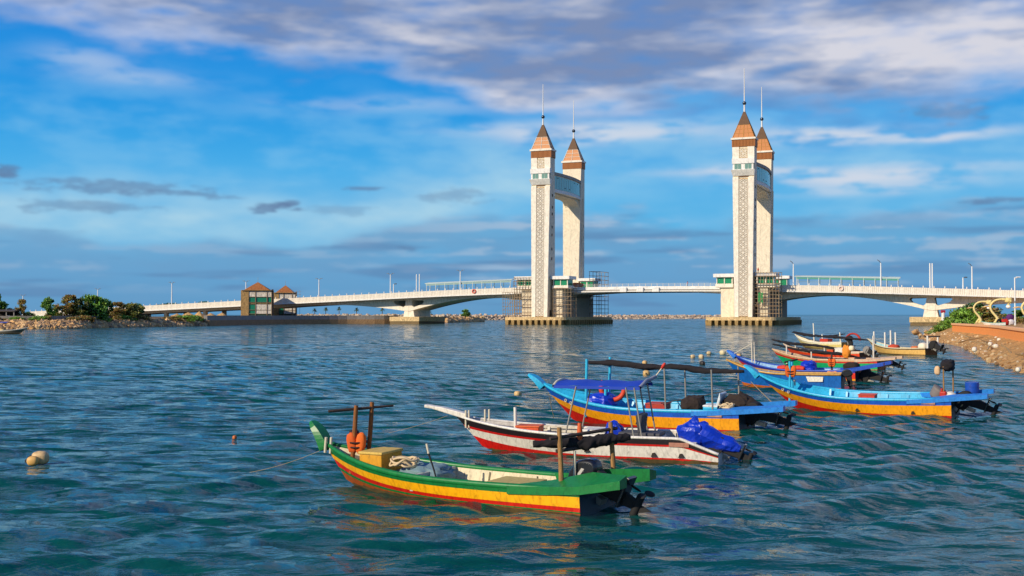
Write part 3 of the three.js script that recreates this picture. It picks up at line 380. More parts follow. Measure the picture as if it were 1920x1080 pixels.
// strip of ground along a shoreline: profile of [offset inland, height], rough with noise; side = +1 inland to the right of travel
function shoreStrip(name, line, profile, mat, side, rough, uvScale = 1) {
  const pos = [], uv = [], idx = [], m = profile.length;
  line.forEach((p, i) => { const a = line[Math.max(0, i - 2)], b = line[Math.min(line.length - 1, i + 2)], d = b.clone().sub(a).setY(0).normalize(), n = V(-d.z * side, 0, d.x * side);
    profile.forEach(([o, y], k) => { const q = p.clone().addScaledVector(n, o), r = k === 0 ? 0 : rough * (fbm(q.x * 0.3, 2, q.z * 0.3, 4) + fbm(q.x * 1.3, 5, q.z * 1.3, 3) * 0.4) * Math.min(1, o > 60 ? 0.4 : 1); pos.push(q.x, y + r, q.z); uv.push(q.x * uvScale, q.z * uvScale); if (i && k) { const A = (i - 1) * m + k - 1, B = A + 1, C = i * m + k - 1, D = C + 1; side > 0 ? idx.push(A, B, C, B, D, C) : idx.push(A, C, B, B, C, D); } }); });
  const g = indexed(pos, idx); g.setAttribute('uv', new THREE.Float32BufferAttribute(uv, 2)); const o = new THREE.Mesh(g, mat); o.name = name; return structure(o);
}
const soil = M(0x8a7350, 0.95, { map: T_soil, bumpMap: T_grit, bumpScale: 0.08 }), beachMat = M(0xdda860, 0.95, { map: T_soil, bumpMap: T_grit, bumpScale: 0.05 });
function boulder(seed) { const g = lump(1, 0.75, 0.85, 0.35, 1.3, seed, 9, 7); return prep(g); }
const boulders = [3, 8, 13, 21].map((s) => { const g = boulder(s); g.computeVertexNormals(); return metreUV(g); });
function rubble(name, label, spots, mat, tones) { // spots: [x,y,z,size]
  const o = new THREE.InstancedMesh(boulders[0], mat, spots.length), m = new THREE.Matrix4(), q = new THREE.Quaternion(), c = new THREE.Color();
  spots.forEach(([x, y, z, s], i) => { q.setFromEuler(new THREE.Euler(rr(0, 6), rr(0, 6), rr(0, 6))); m.compose(V(x, y, z), q, V(s * rr(0.8, 1.3), s * rr(0.7, 1.1), s * rr(0.8, 1.3))); o.setMatrixAt(i, m); c.set(tones[Math.floor(R() * tones.length)]).multiplyScalar(rr(0.75, 1.1)); o.setColorAt(i, c); });
  o.name = numbered(name); o.userData = { kind: 'stuff', label, category: 'rocks' }; scene.add(o); return o; }
const rockMat = M(0xffffff, 0.95, { bumpMap: T_grit, bumpScale: 0.05 });
// left bank
const leftLine = resample([[-420, 617.6], [-200, 617.2], [0, 616.9], [68, 616.8], [135, 616.3], [190, 614.8], [257, 613.5], [310, 612.5], [390, 611], [462, 609], [540, 607.7], [640, 607.1], [735, 606.9], [800, 606.2], [850, 604.8], [905, 603.6]].map(([x, y]) => level(x, y)), 4);
shoreStrip('ground', leftLine, [[-3, -1.2], [0, -0.1], [2, 0.9], [4.5, 1.35], [6.5, 1.7], [14, 2.2], [40, 2.4], [110, 2.5], [300, 2.5]], soil, -1, 0.25);
const inland = (px, off, y) => { // point on the left bank: the shoreline point seen at px, moved inland
  const at = (p) => 960 + FOC * p.x / -p.z; let i = 0; while (i < leftLine.length - 2 && at(leftLine[i + 1]) < px) i++; const a = leftLine[i], b = leftLine[i + 1], t = clamp((px - at(a)) / (at(b) - at(a) || 1), -0.5, 1), p = a.clone().lerp(b, t), k = (-p.z + off) / -p.z; return V(p.x * k, y, p.z * k); };
{ const s = []; for (let px = -160; px < 395; px += 0.75) { for (const off of [-0.5, 0.8, 2.0, 3.2, 4.6]) { const p = inland(px + rr(-1, 1), off * rr(0.8, 1.2), 0); s.push([p.x, clamp(off * 0.3, -0.1, 1.25) + rr(-0.15, 0.15), p.z, rr(0.35, 0.85)]); } }
  rubble('rubble', 'tan boulders of the revetment along the left bank', s, rockMat, [0xd8ac72, 0xc89a62, 0xa98a68, 0xe4bd88, 0x8c7258]);
  const t = []; for (let px = 838; px < 917; px += 0.9) for (const off of [-0.4, 1.4, 3.4, 6]) { const p = inland(px, off, 0); t.push([p.x, 0.3 + off * 0.25 * rr(0.6, 1.2), p.z, rr(0.5, 1.0)]); }
  rubble('rubble', 'orange tan boulders on the low spit right of the left pier', t, rockMat, [0xd8aa70, 0xe0b67e, 0xbc9c74]); }
// quay wall in lengths
{ const W = thing('quay_wall', 'long grey concrete quay wall with stained brown foot on the left bank', 'wall'); const up = conc(0x9a948e, 0.9), low = M(0xb08c66, 0.95, { map: T_stain });
  let prev = null; for (let px = 388; px <= 738; px += 17.5) { const a = inland(px, -1.2, 0); if (prev) { const d = a.clone().sub(prev), l = d.length(), m = prev.clone().add(a).multiplyScalar(0.5), ry = Math.atan2(-d.z, d.x); const e = mesh('wall_length', [box(l - 0.06, 1.45, 1.0, 0, 2.35, -0.4)], up, W); e.position.copy(m); e.rotation.y = ry; const f = mesh('wall_foot', [box(l - 0.04, 2.0, 1.6, 0, 0.65, 0)], low, W); f.position.copy(m); f.rotation.y = ry; } prev = a; } }
{ const W = thing('low_wall', 'low grey wall on top of the left boulder revetment', 'wall'); let prev = null; for (let px = -60; px <= 215; px += 25) { const a = inland(px, 7.5, 0); if (prev) { const d = a.clone().sub(prev), l = d.length(), m = prev.clone().add(a).multiplyScalar(0.5); const e = mesh('wall_length', [box(l - 0.05, 1.3, 0.4, 0, 2.3, 0)], conc(0x8f8880, 0.9), W); e.position.copy(m); e.rotation.y = Math.atan2(-d.z, d.x); } prev = a; } }
// far breakwaters
function breakwater(label, a, b, h, w, n) { const s = [], d = b.clone().sub(a), L = d.length(), nrm = V(-d.z, 0, d.x).normalize(); for (let i = 0; i < n; i++) { const t = R(), o = (R() - 0.5) * 2, y = h * (1 - Math.abs(o)) * rr(0.75, 1.08); s.push([a.x + d.x * t + nrm.x * o * w, y - 0.4, a.z + d.z * t + nrm.z * o * w, rr(0.6, 1.25)]); }
  rubble('breakwater_rocks', label, s, rockMat, [0xd4bc9c, 0xc4a88c, 0xa89680, 0xe0ccb0]);
  const g = extrude([[-w, -1], [w, -1], [1, h - 0.8], [-1, h - 0.8]], L); const core = new THREE.Mesh(join(g), M(0x7d6c58, 0.95)); core.name = 'breakwater'; core.position.copy(a.clone().add(b).multiplyScalar(0.5)); core.rotation.y = Math.atan2(d.x, d.z); structure(core); }
breakwater('grey boulders of the long breakwater beyond the bridge', depth(560, 592, 640).setY(0), depth(1375, 592, 1350).setY(0), 3.7, 8, 4200);
// right bank
const rightLine = resample([[23, 6], [22.5, -20], [24, -45], [26.7, -60], [30.7, -74], [37, -93], [43.4, -112], [50, -138], [54.2, -154], [62, -172], [76, -205], [93, -245], [116, -300], [131, -337], [152, -376], [230, -410], [400, -460]].map(([x, z]) => V(x, 0, z)), 1.6);
shoreStrip('beach', rightLine, [[-4, -1.3], [-1.5, -0.35], [0, 0], [0.6, 0.28], [1.2, 0.52], [2.0, 0.8], [2.7, 1.02], [3.3, 1.3], [4.2, 1.68], [8, 1.8], [20, 1.85], [60, 2.0], [220, 2.2]], beachMat, 1, 0.12);
const along = (z, off) => { let i = 0; while (i < rightLine.length - 2 && rightLine[i].z > z) i++; const a = rightLine[i], b = rightLine[i + 1], d = b.clone().sub(a).normalize(); return V(a.x - d.z * off, 0, a.z + d.x * off); };
{ const W = thing('retaining_wall', 'low orange painted retaining wall above the beach on the right', 'wall'), om = M(0xf79a4a, 0.85, { map: T_paint }), cap = M(0xf6b880, 0.85, { map: T_paint });
  let prev = null; for (let z = -50; z >= -141; z -= 7) { const a = along(z, 3.1); if (prev) { const d = a.clone().sub(prev), l = d.length(), m = prev.clone().add(a).multiplyScalar(0.5), ry = Math.atan2(-d.z, d.x); const e = mesh('wall_length', [box(l - 0.03, 1.5, 0.4, 0, 1.15, 0)], om, W); e.position.copy(m); e.rotation.y = ry; const c = mesh('wall_cap', [rbox(l - 0.02, 0.24, 0.66, 0.05, 0, 1.98, 0)], cap, W); c.position.copy(m); c.rotation.y = ry; } prev = a; } }
{ const s = []; for (let i = 0; i < 420; i++) { const z = -48 - R() * 110, p = along(z, rr(-0.2, 2.7)); s.push([p.x, 0.1 + 0.28 * clamp((p.x - along(z, 0).x) * 1.2, 0, 2.6), p.z, rr(0.05, 0.17)]); } for (let i = 0; i < 240; i++) { const z = -150 - R() * 190, p = along(z, rr(-0.6, 5)); s.push([p.x, 0.3 + R() * 0.5, p.z, rr(0.15, 0.5)]); }
  rubble('beach_stones', 'brown stones scattered over the right beach', s, rockMat, [0xc89c68, 0xd8b080, 0xa8845c, 0xe4c898, 0xf0dfc0]); }
// driftwood and floats lying on the beach
for (let i = 0; i < 12; i++) { const z = -58 - i * 5.6 - rr(0, 3), p = along(z, rr(0.8, 2.1)), l = rr(1.6, 3.6), o = mesh('driftwood', [limb([[-l / 2, 0.05, 0], [-l / 6, 0.1, rr(-0.1, 0.1)], [l / 6, 0.08, rr(-0.1, 0.1)], [l / 2, 0.04, 0]], [0.07, 0.06, 0.05, 0.03], 12, 6, 0.2, 1, i)], wood([0xb89a6c, 0xa08050, 0xcdb48a][i % 3])); o.position.set(p.x, 0.62, p.z); o.rotation.set(rr(-0.1, 0.1), rr(0.2, 2.2), rr(0.05, 0.3)); tag(o, i === 0 ? 'driftwood pole on the right beach nearest the camera' : i === 11 ? 'driftwood pole on the right beach furthest from the camera' : `${['second', 'third', 'fourth', 'fifth', 'sixth', 'seventh', 'eighth', 'ninth', 'tenth', 'eleventh'][i - 1]} driftwood pole along the right beach, counting from the camera`, 'driftwood', 'driftwood on the beach'); }
for (const [px, py] of [[1852, 629], [1861, 628], [1868, 634], [1873, 637], [1857, 645], [1867, 649], [1912, 642], [1827, 655], [1909, 693]]) { const p = level(px, py, 0.95); const near = px; const o = mesh('float', [lump(0.17, 0.15, 0.15, 0.08, 1.5, px, 14, 10), rod([0.12, 0, 0], [0.24, 0.02, 0], 0.035)], M(0xe8e0cc, 0.6, { map: T_paint })); o.position.set(p.x, 0.95, p.z); if (py > 680) o.scale.setScalar(0.6); o.rotation.y = rr(0, 6); tag(o, 'cream net float on the right beach, ' + ({ 1852: 'leftmost of the row at the wall foot', 1861: 'second of the row at the wall foot', 1868: 'third of the row at the wall foot', 1873: 'last of the row at the wall foot', 1857: 'left one of the lower pair', 1867: 'right one of the lower pair', 1912: 'under the wall at the photo edge', 1827: 'alone near the water', 1909: 'lowest, at the photo edge' })[px], 'float', 'floats on the beach'); }

// ------------------------------------------------------------ vegetation
const leafMat = new THREE.MeshPhysicalMaterial({ vertexColors: true, roughness: 0.95, transmission: 0.5, thickness: 0, side: THREE.DoubleSide });
function crown(seed, n, leaf, shape, tone, droop = 0) { // leaf faces in clumps spread through a crown of unit radius
  const r = rng(seed), pos = [], nor = [], col = [], clumps = []; const k = shape.clumps || 26;
  for (let i = 0; i < k; i++) { const th = r() * 6.283, v = r(), y = shape.low + (shape.top - shape.low) * v, prof = Math.sqrt(Math.max(0.02, 1 - Math.pow((y - shape.mid) / (y > shape.mid ? shape.top - shape.mid : shape.mid - shape.low + 0.25), 2))), rad = prof * Math.sqrt(r()) * (0.72 + 0.4 * r()); clumps.push([Math.cos(th) * rad, y, Math.sin(th) * rad, 0.16 + 0.2 * r()]); }
  const c = new THREE.Color(), t = tone.map((h) => new THREE.Color(h));
  for (let i = 0; i < n; i++) { const [cx, cy, cz, cr] = clumps[Math.floor(r() * k)], a = r() * 6.283, b = Math.acos(2 * r() - 1), rad = cr * Math.cbrt(r()), x = cx + Math.sin(b) * Math.cos(a) * rad, y = cy + Math.cos(b) * rad * 0.75, z = cz + Math.sin(b) * Math.sin(a) * rad;
    const d = V(r() - 0.5, r() - 0.5 - droop, r() - 0.5).normalize(), e = V(r() - 0.5, r() - 0.5, r() - 0.5).cross(d).normalize(), L = leaf * (0.6 + 0.8 * r()), w = L * 0.42, nn = d.clone().cross(e); if (nn.y < 0) nn.negate();
    c.copy(t[Math.floor(r() * t.length)]).multiplyScalar(0.95 + 0.6 * r());
    const P = [[x, y, z], [x + d.x * L / 2 + e.x * w, y + d.y * L / 2 + e.y * w, z + d.z * L / 2 + e.z * w], [x + d.x * L, y + d.y * L, z + d.z * L], [x + d.x * L / 2 - e.x * w, y + d.y * L / 2 - e.y * w, z + d.z * L / 2 - e.z * w]];
    for (const q of [0, 1, 2, 0, 2, 3]) { pos.push(...P[q]); nor.push(nn.x, nn.y, nn.z); col.push(c.r, c.g, c.b); } }
  const g = new THREE.BufferGeometry(); g.setAttribute('position', new THREE.Float32BufferAttribute(pos, 3)); g.setAttribute('normal', new THREE.Float32BufferAttribute(nor, 3)); g.setAttribute('color', new THREE.Float32BufferAttribute(col, 3)); g.setAttribute('uv', new THREE.Float32BufferAttribute(new Float32Array(pos.length / 3 * 2), 2)); g.userData.ready = true; return g;
}
const GREEN = [0x74a63a, 0x86b845, 0x5c9032, 0x9cc656], OLIVE = [0x94a04a, 0xa8ae54, 0x7c8a3c, 0xb4a456], RUST = [0xa8983f, 0xc08c4a, 0x92a03f, 0xc89f58], DEEP = [0x558444, 0x649440, 0x4a7838], LIME = [0x90c040, 0xa8d054, 0x7cac38];
const ROUND = { low: 0.25, mid: 0.85, top: 1.6, clumps: 40 }, TALL = { low: 0.5, mid: 1.2, top: 2.3, clumps: 34 }, LOW = { low: 0.05, mid: 0.25, top: 0.75, clumps: 34 };
const crowns = { green: crown(1, 4200, 0.13, ROUND, GREEN), olive: crown(2, 3600, 0.12, ROUND, OLIVE), rust: crown(3, 3400, 0.13, TALL, RUST), deep: crown(4, 3600, 0.12, ROUND, DEEP), low: crown(5, 3600, 0.1, LOW, LIME), lowolive: crown(6, 3200, 0.1, LOW, RUST), tall: crown(7, 3800, 0.13, TALL, GREEN) };
const trunkGeo = shared([limb([[0, -0.3, 0], [0.03, 0.3, 0.02], [-0.02, 0.8, 0], [0.02, 1.25, 0.03]], [0.07, 0.055, 0.045, 0.02], 10, 7, 0.1), limb([[0, 0.45, 0], [0.25, 0.75, 0.1], [0.45, 1.0, 0.12]], [0.035, 0.025, 0.01], 8, 5), limb([[0, 0.55, 0], [-0.22, 0.85, -0.12], [-0.42, 1.05, -0.2]], [0.035, 0.025, 0.01], 8, 5), limb([[0, 0.5, 0], [0.02, 0.8, 0.3], [0.1, 1.05, 0.4]], [0.03, 0.02, 0.01], 8, 5)]);
const bark = M(0x5b4a38, 0.95);
function tree(kind, p, rad, tall, label, group, low) { const o = thing(low ? 'shrub' : 'tree', label, low ? 'shrub' : 'tree', [p.x, p.y, p.z], rr(0, 6), group); const m = mesh('crown', crowns[kind], leafMat, o); m.scale.set(rad, tall, rad); const t = mesh(low ? 'stem' : 'trunk', trunkGeo, bark, o); t.scale.set(rad, tall * (low ? 0.4 : 0.9), rad); return o; }
const LB = 'trees on the left bank';
for (const [px, off, rad, tall, kind, label] of [[-4, 14, 2.0, 2.6, 'tall', 'tree cut by the left edge of the photo'], [17, 16, 1.9, 1.6, 'olive', 'low olive tree behind the dark shed'], [41, 12, 1.5, 2.0, 'rust', 'small rust tinged tree right of the dark shed'], [54, 15, 1.5, 1.1, 'deep', 'small dark bush beside the rust tinged tree'], [92, 14, 1.8, 2.2, 'tall', 'pointed green tree left of the bush row'], [107, 18, 2.3, 1.9, 'olive', 'olive tree behind the pointed green tree'], [130, 16, 2.6, 2.5, 'rust', 'rust green tree just left of the big round tree'], [147, 14, 2.6, 3.0, 'olive', 'broad olive tree touching the big round tree'], [172, 9, 3.7, 3.5, 'green', 'largest bright green round tree on the left bank'], [196, 13, 2.7, 3.0, 'deep', 'dark tree on the right of the big round tree'], [222, 13, 2.6, 1.9, 'rust', 'rust tinged bush at the foot of the ramp'], [243, 10, 3.8, 2.5, 'olive', 'wide olive bush in front of the ramp parapet'], [258, 12, 2.4, 2.4, 'deep', 'dark bush at the right end of the wide olive bush'], [873, 14, 2.7, 2.3, 'green', 'lone round green tree on the spit left of the left tower']]) { const p = inland(px, off, 2.0); tree(kind, p, rad, tall * 1.0, label, LB); }
for (const [px, off, rad, tall, l] of [[-12, 7, 3.0, 1.6, 'olive shrub at the left photo edge by the low wall'], [33, 7, 2.2, 1.5, 'olive shrub in front of the dark shed corner'], [75, 7, 2.8, 1.7, 'lime shrub left of the pointed green tree foot'], [138, 7, 3.0, 1.5, 'lime shrub under the rust green tree'], [156, 7, 3.2, 1.8, 'olive shrub left under the big round tree'], [187, 7, 3.2, 1.9, 'lime shrub right under the big round tree'], [208, 8, 3.0, 2.1, 'olive shrub between the dark tree and the rust bush'], [231, 8, 3.2, 1.9, 'lime shrub below the rust tinged bush'], [268, 7, 3.0, 1.9, 'olive shrub right of the wide olive bush'], [60, 9, 2.6, 1.6, 'low olive shrub beside the low grey wall'], [88, 8, 1.6, 1.9, 'green shrub growing over the low grey wall'], [120, 10, 2.2, 1.3, 'small shrub behind the low grey wall'], [322, 6, 3.3, 1.5, 'left half of the green shrub row on the revetment'], [345, 6, 4.0, 1.9, 'right half of the green shrub row on the revetment'], [365, 6, 3.0, 1.9, 'shrub at the right end of the row on the revetment'], [901, 8, 1.6, 1.3, 'small shrub right of the lone round tree'], [921, 7, 1.2, 1.0, 'tiny shrub at the tip of the spit']]) tree(px % 2 ? 'low' : 'lowolive', inland(px, off, 1.5), rad, tall, l, 'shrubs on the left bank', true);
for (const [px, rad, tall, l] of [[318, 7, 2.3, 'distant dark tree showing over the ramp parapet'], [340, 6, 2.1, 'second distant dark tree over the ramp parapet'], [384, 5, 2.7, 'distant dark tree left of the stair houses']]) tree('deep', V((px - 960) / FOC * 520, 4.6, -520), rad, tall, l, 'distant trees behind the ramp');
// fan palms along the far shore
const palmGeo = (() => { const r = rng(9), pos = [], idx = []; for (let i = 0; i < 46; i++) { const a = r() * 6.283, up = r() * 1.9 - 0.55, L = 0.9 + r() * 0.5, d = V(Math.cos(a) * Math.cos(up), Math.sin(up), Math.sin(a) * Math.cos(up)), s = V(-Math.sin(a), 0, Math.cos(a)); let b = pos.length / 3; for (let k = 0; k <= 4; k++) { const t = k / 4, w = 0.17 * Math.sin(Math.PI * Math.min(1, t * 0.9 + 0.1)), q = d.clone().multiplyScalar(L * t); q.y -= t * t * 0.45; pos.push(q.x + s.x * w, q.y, q.z + s.z * w, q.x - s.x * w, q.y, q.z - s.z * w); if (k) idx.push(b + k * 2 - 2, b + k * 2 - 1, b + k * 2, b + k * 2 - 1, b + k * 2 + 1, b + k * 2); } } const g = indexed(pos, idx); return shared(g); })();
for (const [px, h] of [[590, 2.6], [611, 3.0], [636, 3.2], [669, 2.8], [717, 2.9], [805, 1.9]]) { const p = V((px - 960) / FOC * 505, 3.0, -505), o = thing('fan_palm', px === 805 ? 'tiny fan palm right of the left pier' : `fan palm under the left span, at ${px < 600 ? 'the left end of the row' : px < 620 ? 'second place in the row' : px < 650 ? 'the middle of the row' : px < 700 ? 'fourth place in the row' : 'the right end near the pier'}`, 'palm', [p.x, p.y, p.z], rr(0, 6), 'fan palms on the far shore'); mesh('trunk', [limb([[0, -0.6, 0], [0.05, h * 0.5, 0], [0, h, 0]], [0.2, 0.15, 0.13], 6, 6)], bark, o); const c = mesh('crown', palmGeo, M(0x4a5a2a, 0.8), o); c.position.y = h; c.scale.setScalar(1.15); }
{ const g = []; for (let i = 0; i < 26; i++) g.push(1); const lineA = V(-100, 0, -500), lineB = V(-28, 0, -500); const sp = []; for (let i = 0; i < 420; i++) { const t = R(); sp.push([lerp(lineA.x, lineB.x, t), 2.2 + R() * 0.9, -500 - R() * 6, rr(0.4, 0.9)]); } rubble('rubble', 'pale boulders of the far sea wall under the left span', sp, rockMat, [0xc8b294, 0xb49c7c, 0xd8c8ac]); }
for (let i = 0; i < 5; i++) { const p = inland(332 + i * 21, 44, 2.3), hh = 1.5 + (i * 7 % 3) * 0.35, m = mesh('sand_heap', [sheet(8, 28, (a, b) => { const r = a * (3.0 + (i % 2)), th = b * 6.2832, k = Math.max(-0.3, hh * (1 - a * 1.1) + 0.35 * noise(Math.cos(th) * a * 2 + i * 4, i, Math.sin(th) * a * 2)); return [Math.cos(th) * r, k, Math.sin(th) * r * 0.8]; })], M(0xdcae6c, 0.95, { map: T_soil })); m.position.copy(p); tag(m, ['sand heap at the left end under the ramp', 'second sand heap under the ramp', 'middle sand heap under the ramp', 'tall sand heap under the ramp', 'sand heap nearest the stair house'][i], 'sand heap', 'sand heaps under the ramp'); }
// right bank greenery
const RG = 'shrubs on the right bank';
for (const [px, z, y, rad, tall, kind, l] of [[1764, 152, 0.6, 1.6, 0.9, 'low', 'low lime shrub at the tip of the right beach'], [1778, 150, 0.8, 2.0, 1.3, 'low', 'lime shrub next to the tip shrub'], [1793, 150, 1.1, 2.2, 1.9, 'low', 'lime shrub at the wall end'], [1803, 170, 1.5, 2.6, 3.0, 'low', 'tall lime shrub behind the wall end'], [1818, 178, 1.5, 3.0, 3.6, 'green', 'bright bush left of the first scroll lamp'], [1833, 190, 1.5, 3.6, 3.4, 'deep', 'dark tree behind the first scroll lamp'], [1848, 172, 1.5, 2.8, 2.6, 'rust', 'rust tinged bush between the two scroll lamps'], [1884, 165, 1.5, 2.8, 1.7, 'lowolive', 'olive bush right of the second scroll lamp'], [1890, 205, 1.6, 3.6, 2.2, 'green', 'leafy green tree behind the second scroll lamp'], [1915, 195, 1.6, 3.8, 2.4, 'tall', 'leafy tree at the right edge of the photo']]) tree(kind, V((px - 960) / FOC * z, y, -z), rad, tall * (kind === 'low' || kind === 'lowolive' ? 0.95 : kind === 'deep' ? 0.6 : 0.42), l, RG, kind.startsWith('low'));

// ------------------------------------------------------------ boats: local x from the transom (0) to the bow, y up from the waterline, near side at -z
const KEEL = -0.22, growth = M(0x5c4a22, 0.9, { map: T_soil });
function hullForm(o) {
  const { L = 6.5, Lw = 5.5, B = 1.5, hs = 0.47, hm = 0.4, hb = 0.95, stern = 0.86, beak = 1.35, cut = 0 } = o;
  const sheer = (s) => { let y = hm; if (s < 0.42) y += (hs - hm) * Math.pow(1 - s / 0.42, 2); else y += (hb - hm) * Math.pow((s - 0.42) / 0.58, 2.3); if (s < 0.13) y -= cut * (1 - s / 0.13); return y; }, keel = (s) => KEEL + (s > 0.66 ? 0.3 * Math.pow((s - 0.66) / 0.34, 2) : 0);
  const half = (s) => { const k = s < 0.45 ? lerp(stern, 1, Math.sin(s / 0.45 * Math.PI / 2)) : 1 - Math.pow((s - 0.45) / 0.55, 2.3); return Math.max(0.012, B / 2 * k); };
  const foot = (s) => { const k = s < 0.35 ? 0.78 : 0.78 * (1 - Math.pow((s - 0.35) / 0.65, 1.35)); return Math.max(0.008, B / 2 * k); };
  const P = (s, v, side, inset = 0) => { const x = s * lerp(Lw, L, Math.pow(clamp(v, 0, 1.2), beak)), y = keel(s) + (sheer(s) - keel(s)) * v, z = Math.max(0.006, lerp(foot(s), half(s), Math.pow(v, 0.75)) - inset); return [x, y, side * z]; };
  return { L, Lw, B, sheer, half, P, keel, vOf: (s, y) => Math.max(0, (y - keel(s)) / (sheer(s) - keel(s))) };
}
// bands: [name, material, lower(s), upper(s)] as shares of the freeboard (0 waterline, 1 sheer); the lowest reaches the keel
function buildHull(T, F, bands, o) {
  const NU = 44;
  bands.forEach(([name, mat, lo, hi], k) => { const f = (side) => (a, b) => { const s = a, y0 = k === bands.length - 1 ? F.keel(s) : lo(s) * F.sheer(s), y1 = hi(s) * F.sheer(s), proud = k % 2 ? 0.004 : 0; return F.P(s, F.vOf(s, lerp(y0, y1, b)), side, -proud); };
    const h = mesh(name, [sheet(NU, 4, f(1), false), sheet(NU, 4, f(-1), true)], mat, T); });
  { const q = (side) => (a, b) => { const s = a * 0.97, top = 0.035 + 0.03 * noise(s * 26, side * 3, F.L) + 0.018 * noise(s * 90, side, 4); return F.P(s, F.vOf(s, lerp(F.keel(s), Math.max(F.keel(s) + 0.004, top), b)), side, -0.009); }; mesh('waterline_growth', [sheet(90, 2, q(1), false), sheet(90, 2, q(-1), true)], growth, T); }
  // transom, inside skin, floor, rubbing rail along the sheer
  const tr = []; for (let i = 0; i <= 6; i++) { const v = i / 6; tr.push(F.P(0, v, 1)); } const pos = [], idx = []; tr.forEach(([x, y, z], i) => { pos.push(-0.002, y, z, -0.002, y, -z); if (i) idx.push(i * 2 - 2, i * 2 - 1, i * 2, i * 2 - 1, i * 2 + 1, i * 2); }); const transom = mesh('transom', indexed(pos, idx), o.transom, T); mesh('transom_inner', indexed(pos.map((v, i) => i % 3 === 0 ? 0.06 : v), idx), o.inner, transom);
  const fl = o.floor ?? 0.14; mesh('inner_side', [1, -1].map((sd) => sheet(NU, 3, (a, b) => { const s = a * 0.985, y = lerp(Math.min(fl - 0.02, F.sheer(s) - 0.03), F.sheer(s) - 0.004, b); return F.P(s, F.vOf(s, y), sd, 0.055); }, sd < 0)), o.inner, T);
  mesh('floor', sheet(NU, 2, (a, b) => { const s = a * 0.97, y = fl + Math.max(0, a - 0.66) * 0.9 * (F.sheer(1) - 0.2); const [x, yy, z] = F.P(s, F.vOf(s, y), 1, 0.05); return [x, y, (b * 2 - 1) * z]; }), o.floorMat || o.inner, T);
  const railPts = [], w = o.rail || 0.05; for (const sd of [-1, 1]) { const pts = []; for (let i = 0; i <= 40; i++) { const [x, y, z] = F.P(i / 40, 1, sd); pts.push([x, y + 0.012, z - sd * 0.02]); } railPts.push(limb(pts, [w, w, w, w * 0.8], 70, 6, 0, 0.75)); }
  railPts.forEach((g) => mesh('gunwale', g, o.gunwale, T));
  for (const x of o.ribs || []) { const s = x / F.L; for (const sd of [-1, 1]) { const y0 = fl, y1 = F.sheer(s) - 0.02, a = F.P(s, F.vOf(s, y0), sd, 0.075), b = F.P(s, F.vOf(s, y1), sd, 0.07); mesh('rib', box(0.06, y1 - y0, 0.05, a[0], (y0 + y1) / 2, (a[2] + b[2]) / 2, 0, Math.atan2((b[2] - a[2]), y1 - y0) * 1), o.inner, T); } }
  return T;
}
// planks that carry the gunwale on behind the transom
function sternWings(T, F, mat, len = 0.95, rise = 0.16, wide = 0.42, flare = 0.15) { for (const sd of [-1, 1]) { const z0 = F.half(0.0), y = F.sheer(0), zf = F.half(1.25 / F.L); const y1 = F.sheer(1.25 / F.L);
  const c = [[1.25, y1, zf + 0.015, zf - 0.03], [0.6, F.sheer(0.6 / F.L) + 0.02, F.half(0.6 / F.L) + 0.02, F.half(0.6 / F.L) - wide * 0.55], [0, y + 0.05, z0 + 0.03, z0 - wide], [-len, y + rise, z0 - 0.02, z0 - 0.24]], pos = [], idx = [], th = 0.125;
  c.forEach(([x, yy, a, b], i) => { const up = [0, 0.4, 1, 0.3][i] * flare; pos.push(x, yy + 0.02, sd * a, x, yy + 0.03 + up, sd * b, x, yy + 0.02 - th, sd * a, x, yy + 0.02 - th, sd * b); if (i) { const o = i * 4 - 4; for (const [p, q] of [[0, 1], [1, 3], [3, 2], [2, 0]]) idx.push(o + p, o + q, o + 4 + p, o + q, o + 4 + q, o + 4 + p); } }); idx.push(12, 13, 14, 13, 15, 14); const g = indexed(pos, idx).toNonIndexed(); g.computeVertexNormals(); mesh('stern_plank', g, mat, T); } }
function bowBoard(T, F, mat, len = 0.62, wide = 0.17, lean = 0.55, curl = 0.35) { const x = F.L, y = F.sheer(1), pos = [], idx = [], N = 8; for (let i = 0; i <= N; i++) { const t = i / N, a = lean + curl * t, px = x - 0.06 + Math.sin(a) * len * t * 0.8, py = y - 0.1 + Math.cos(a) * len * t * 1.1, w = wide * (0.8 + 0.35 * Math.sin(Math.PI * (0.1 + 0.75 * t))) * (t > 0.8 ? 1 - (t - 0.8) * 2.2 : 1), th = lerp(0.09, 0.025, t), nx = Math.cos(a), ny = -Math.sin(a); for (const [k, m] of [[-1, -1], [1, -1], [1, 1], [-1, 1]]) pos.push(px + nx * th * m, py + ny * th * m, w * k * (m > 0 ? 1 : 0.7)); if (i) { const o = (i - 1) * 4; for (let k = 0; k < 4; k++) { const n = (k + 1) % 4; idx.push(o + k, o + n, o + 4 + k, o + n, o + 4 + n, o + 4 + k); } } } idx.push(N * 4, N * 4 + 1, N * 4 + 2, N * 4, N * 4 + 2, N * 4 + 3); const g = indexed(pos, idx).toNonIndexed(); g.computeVertexNormals(); return mesh('bow_board', g, mat, T); }
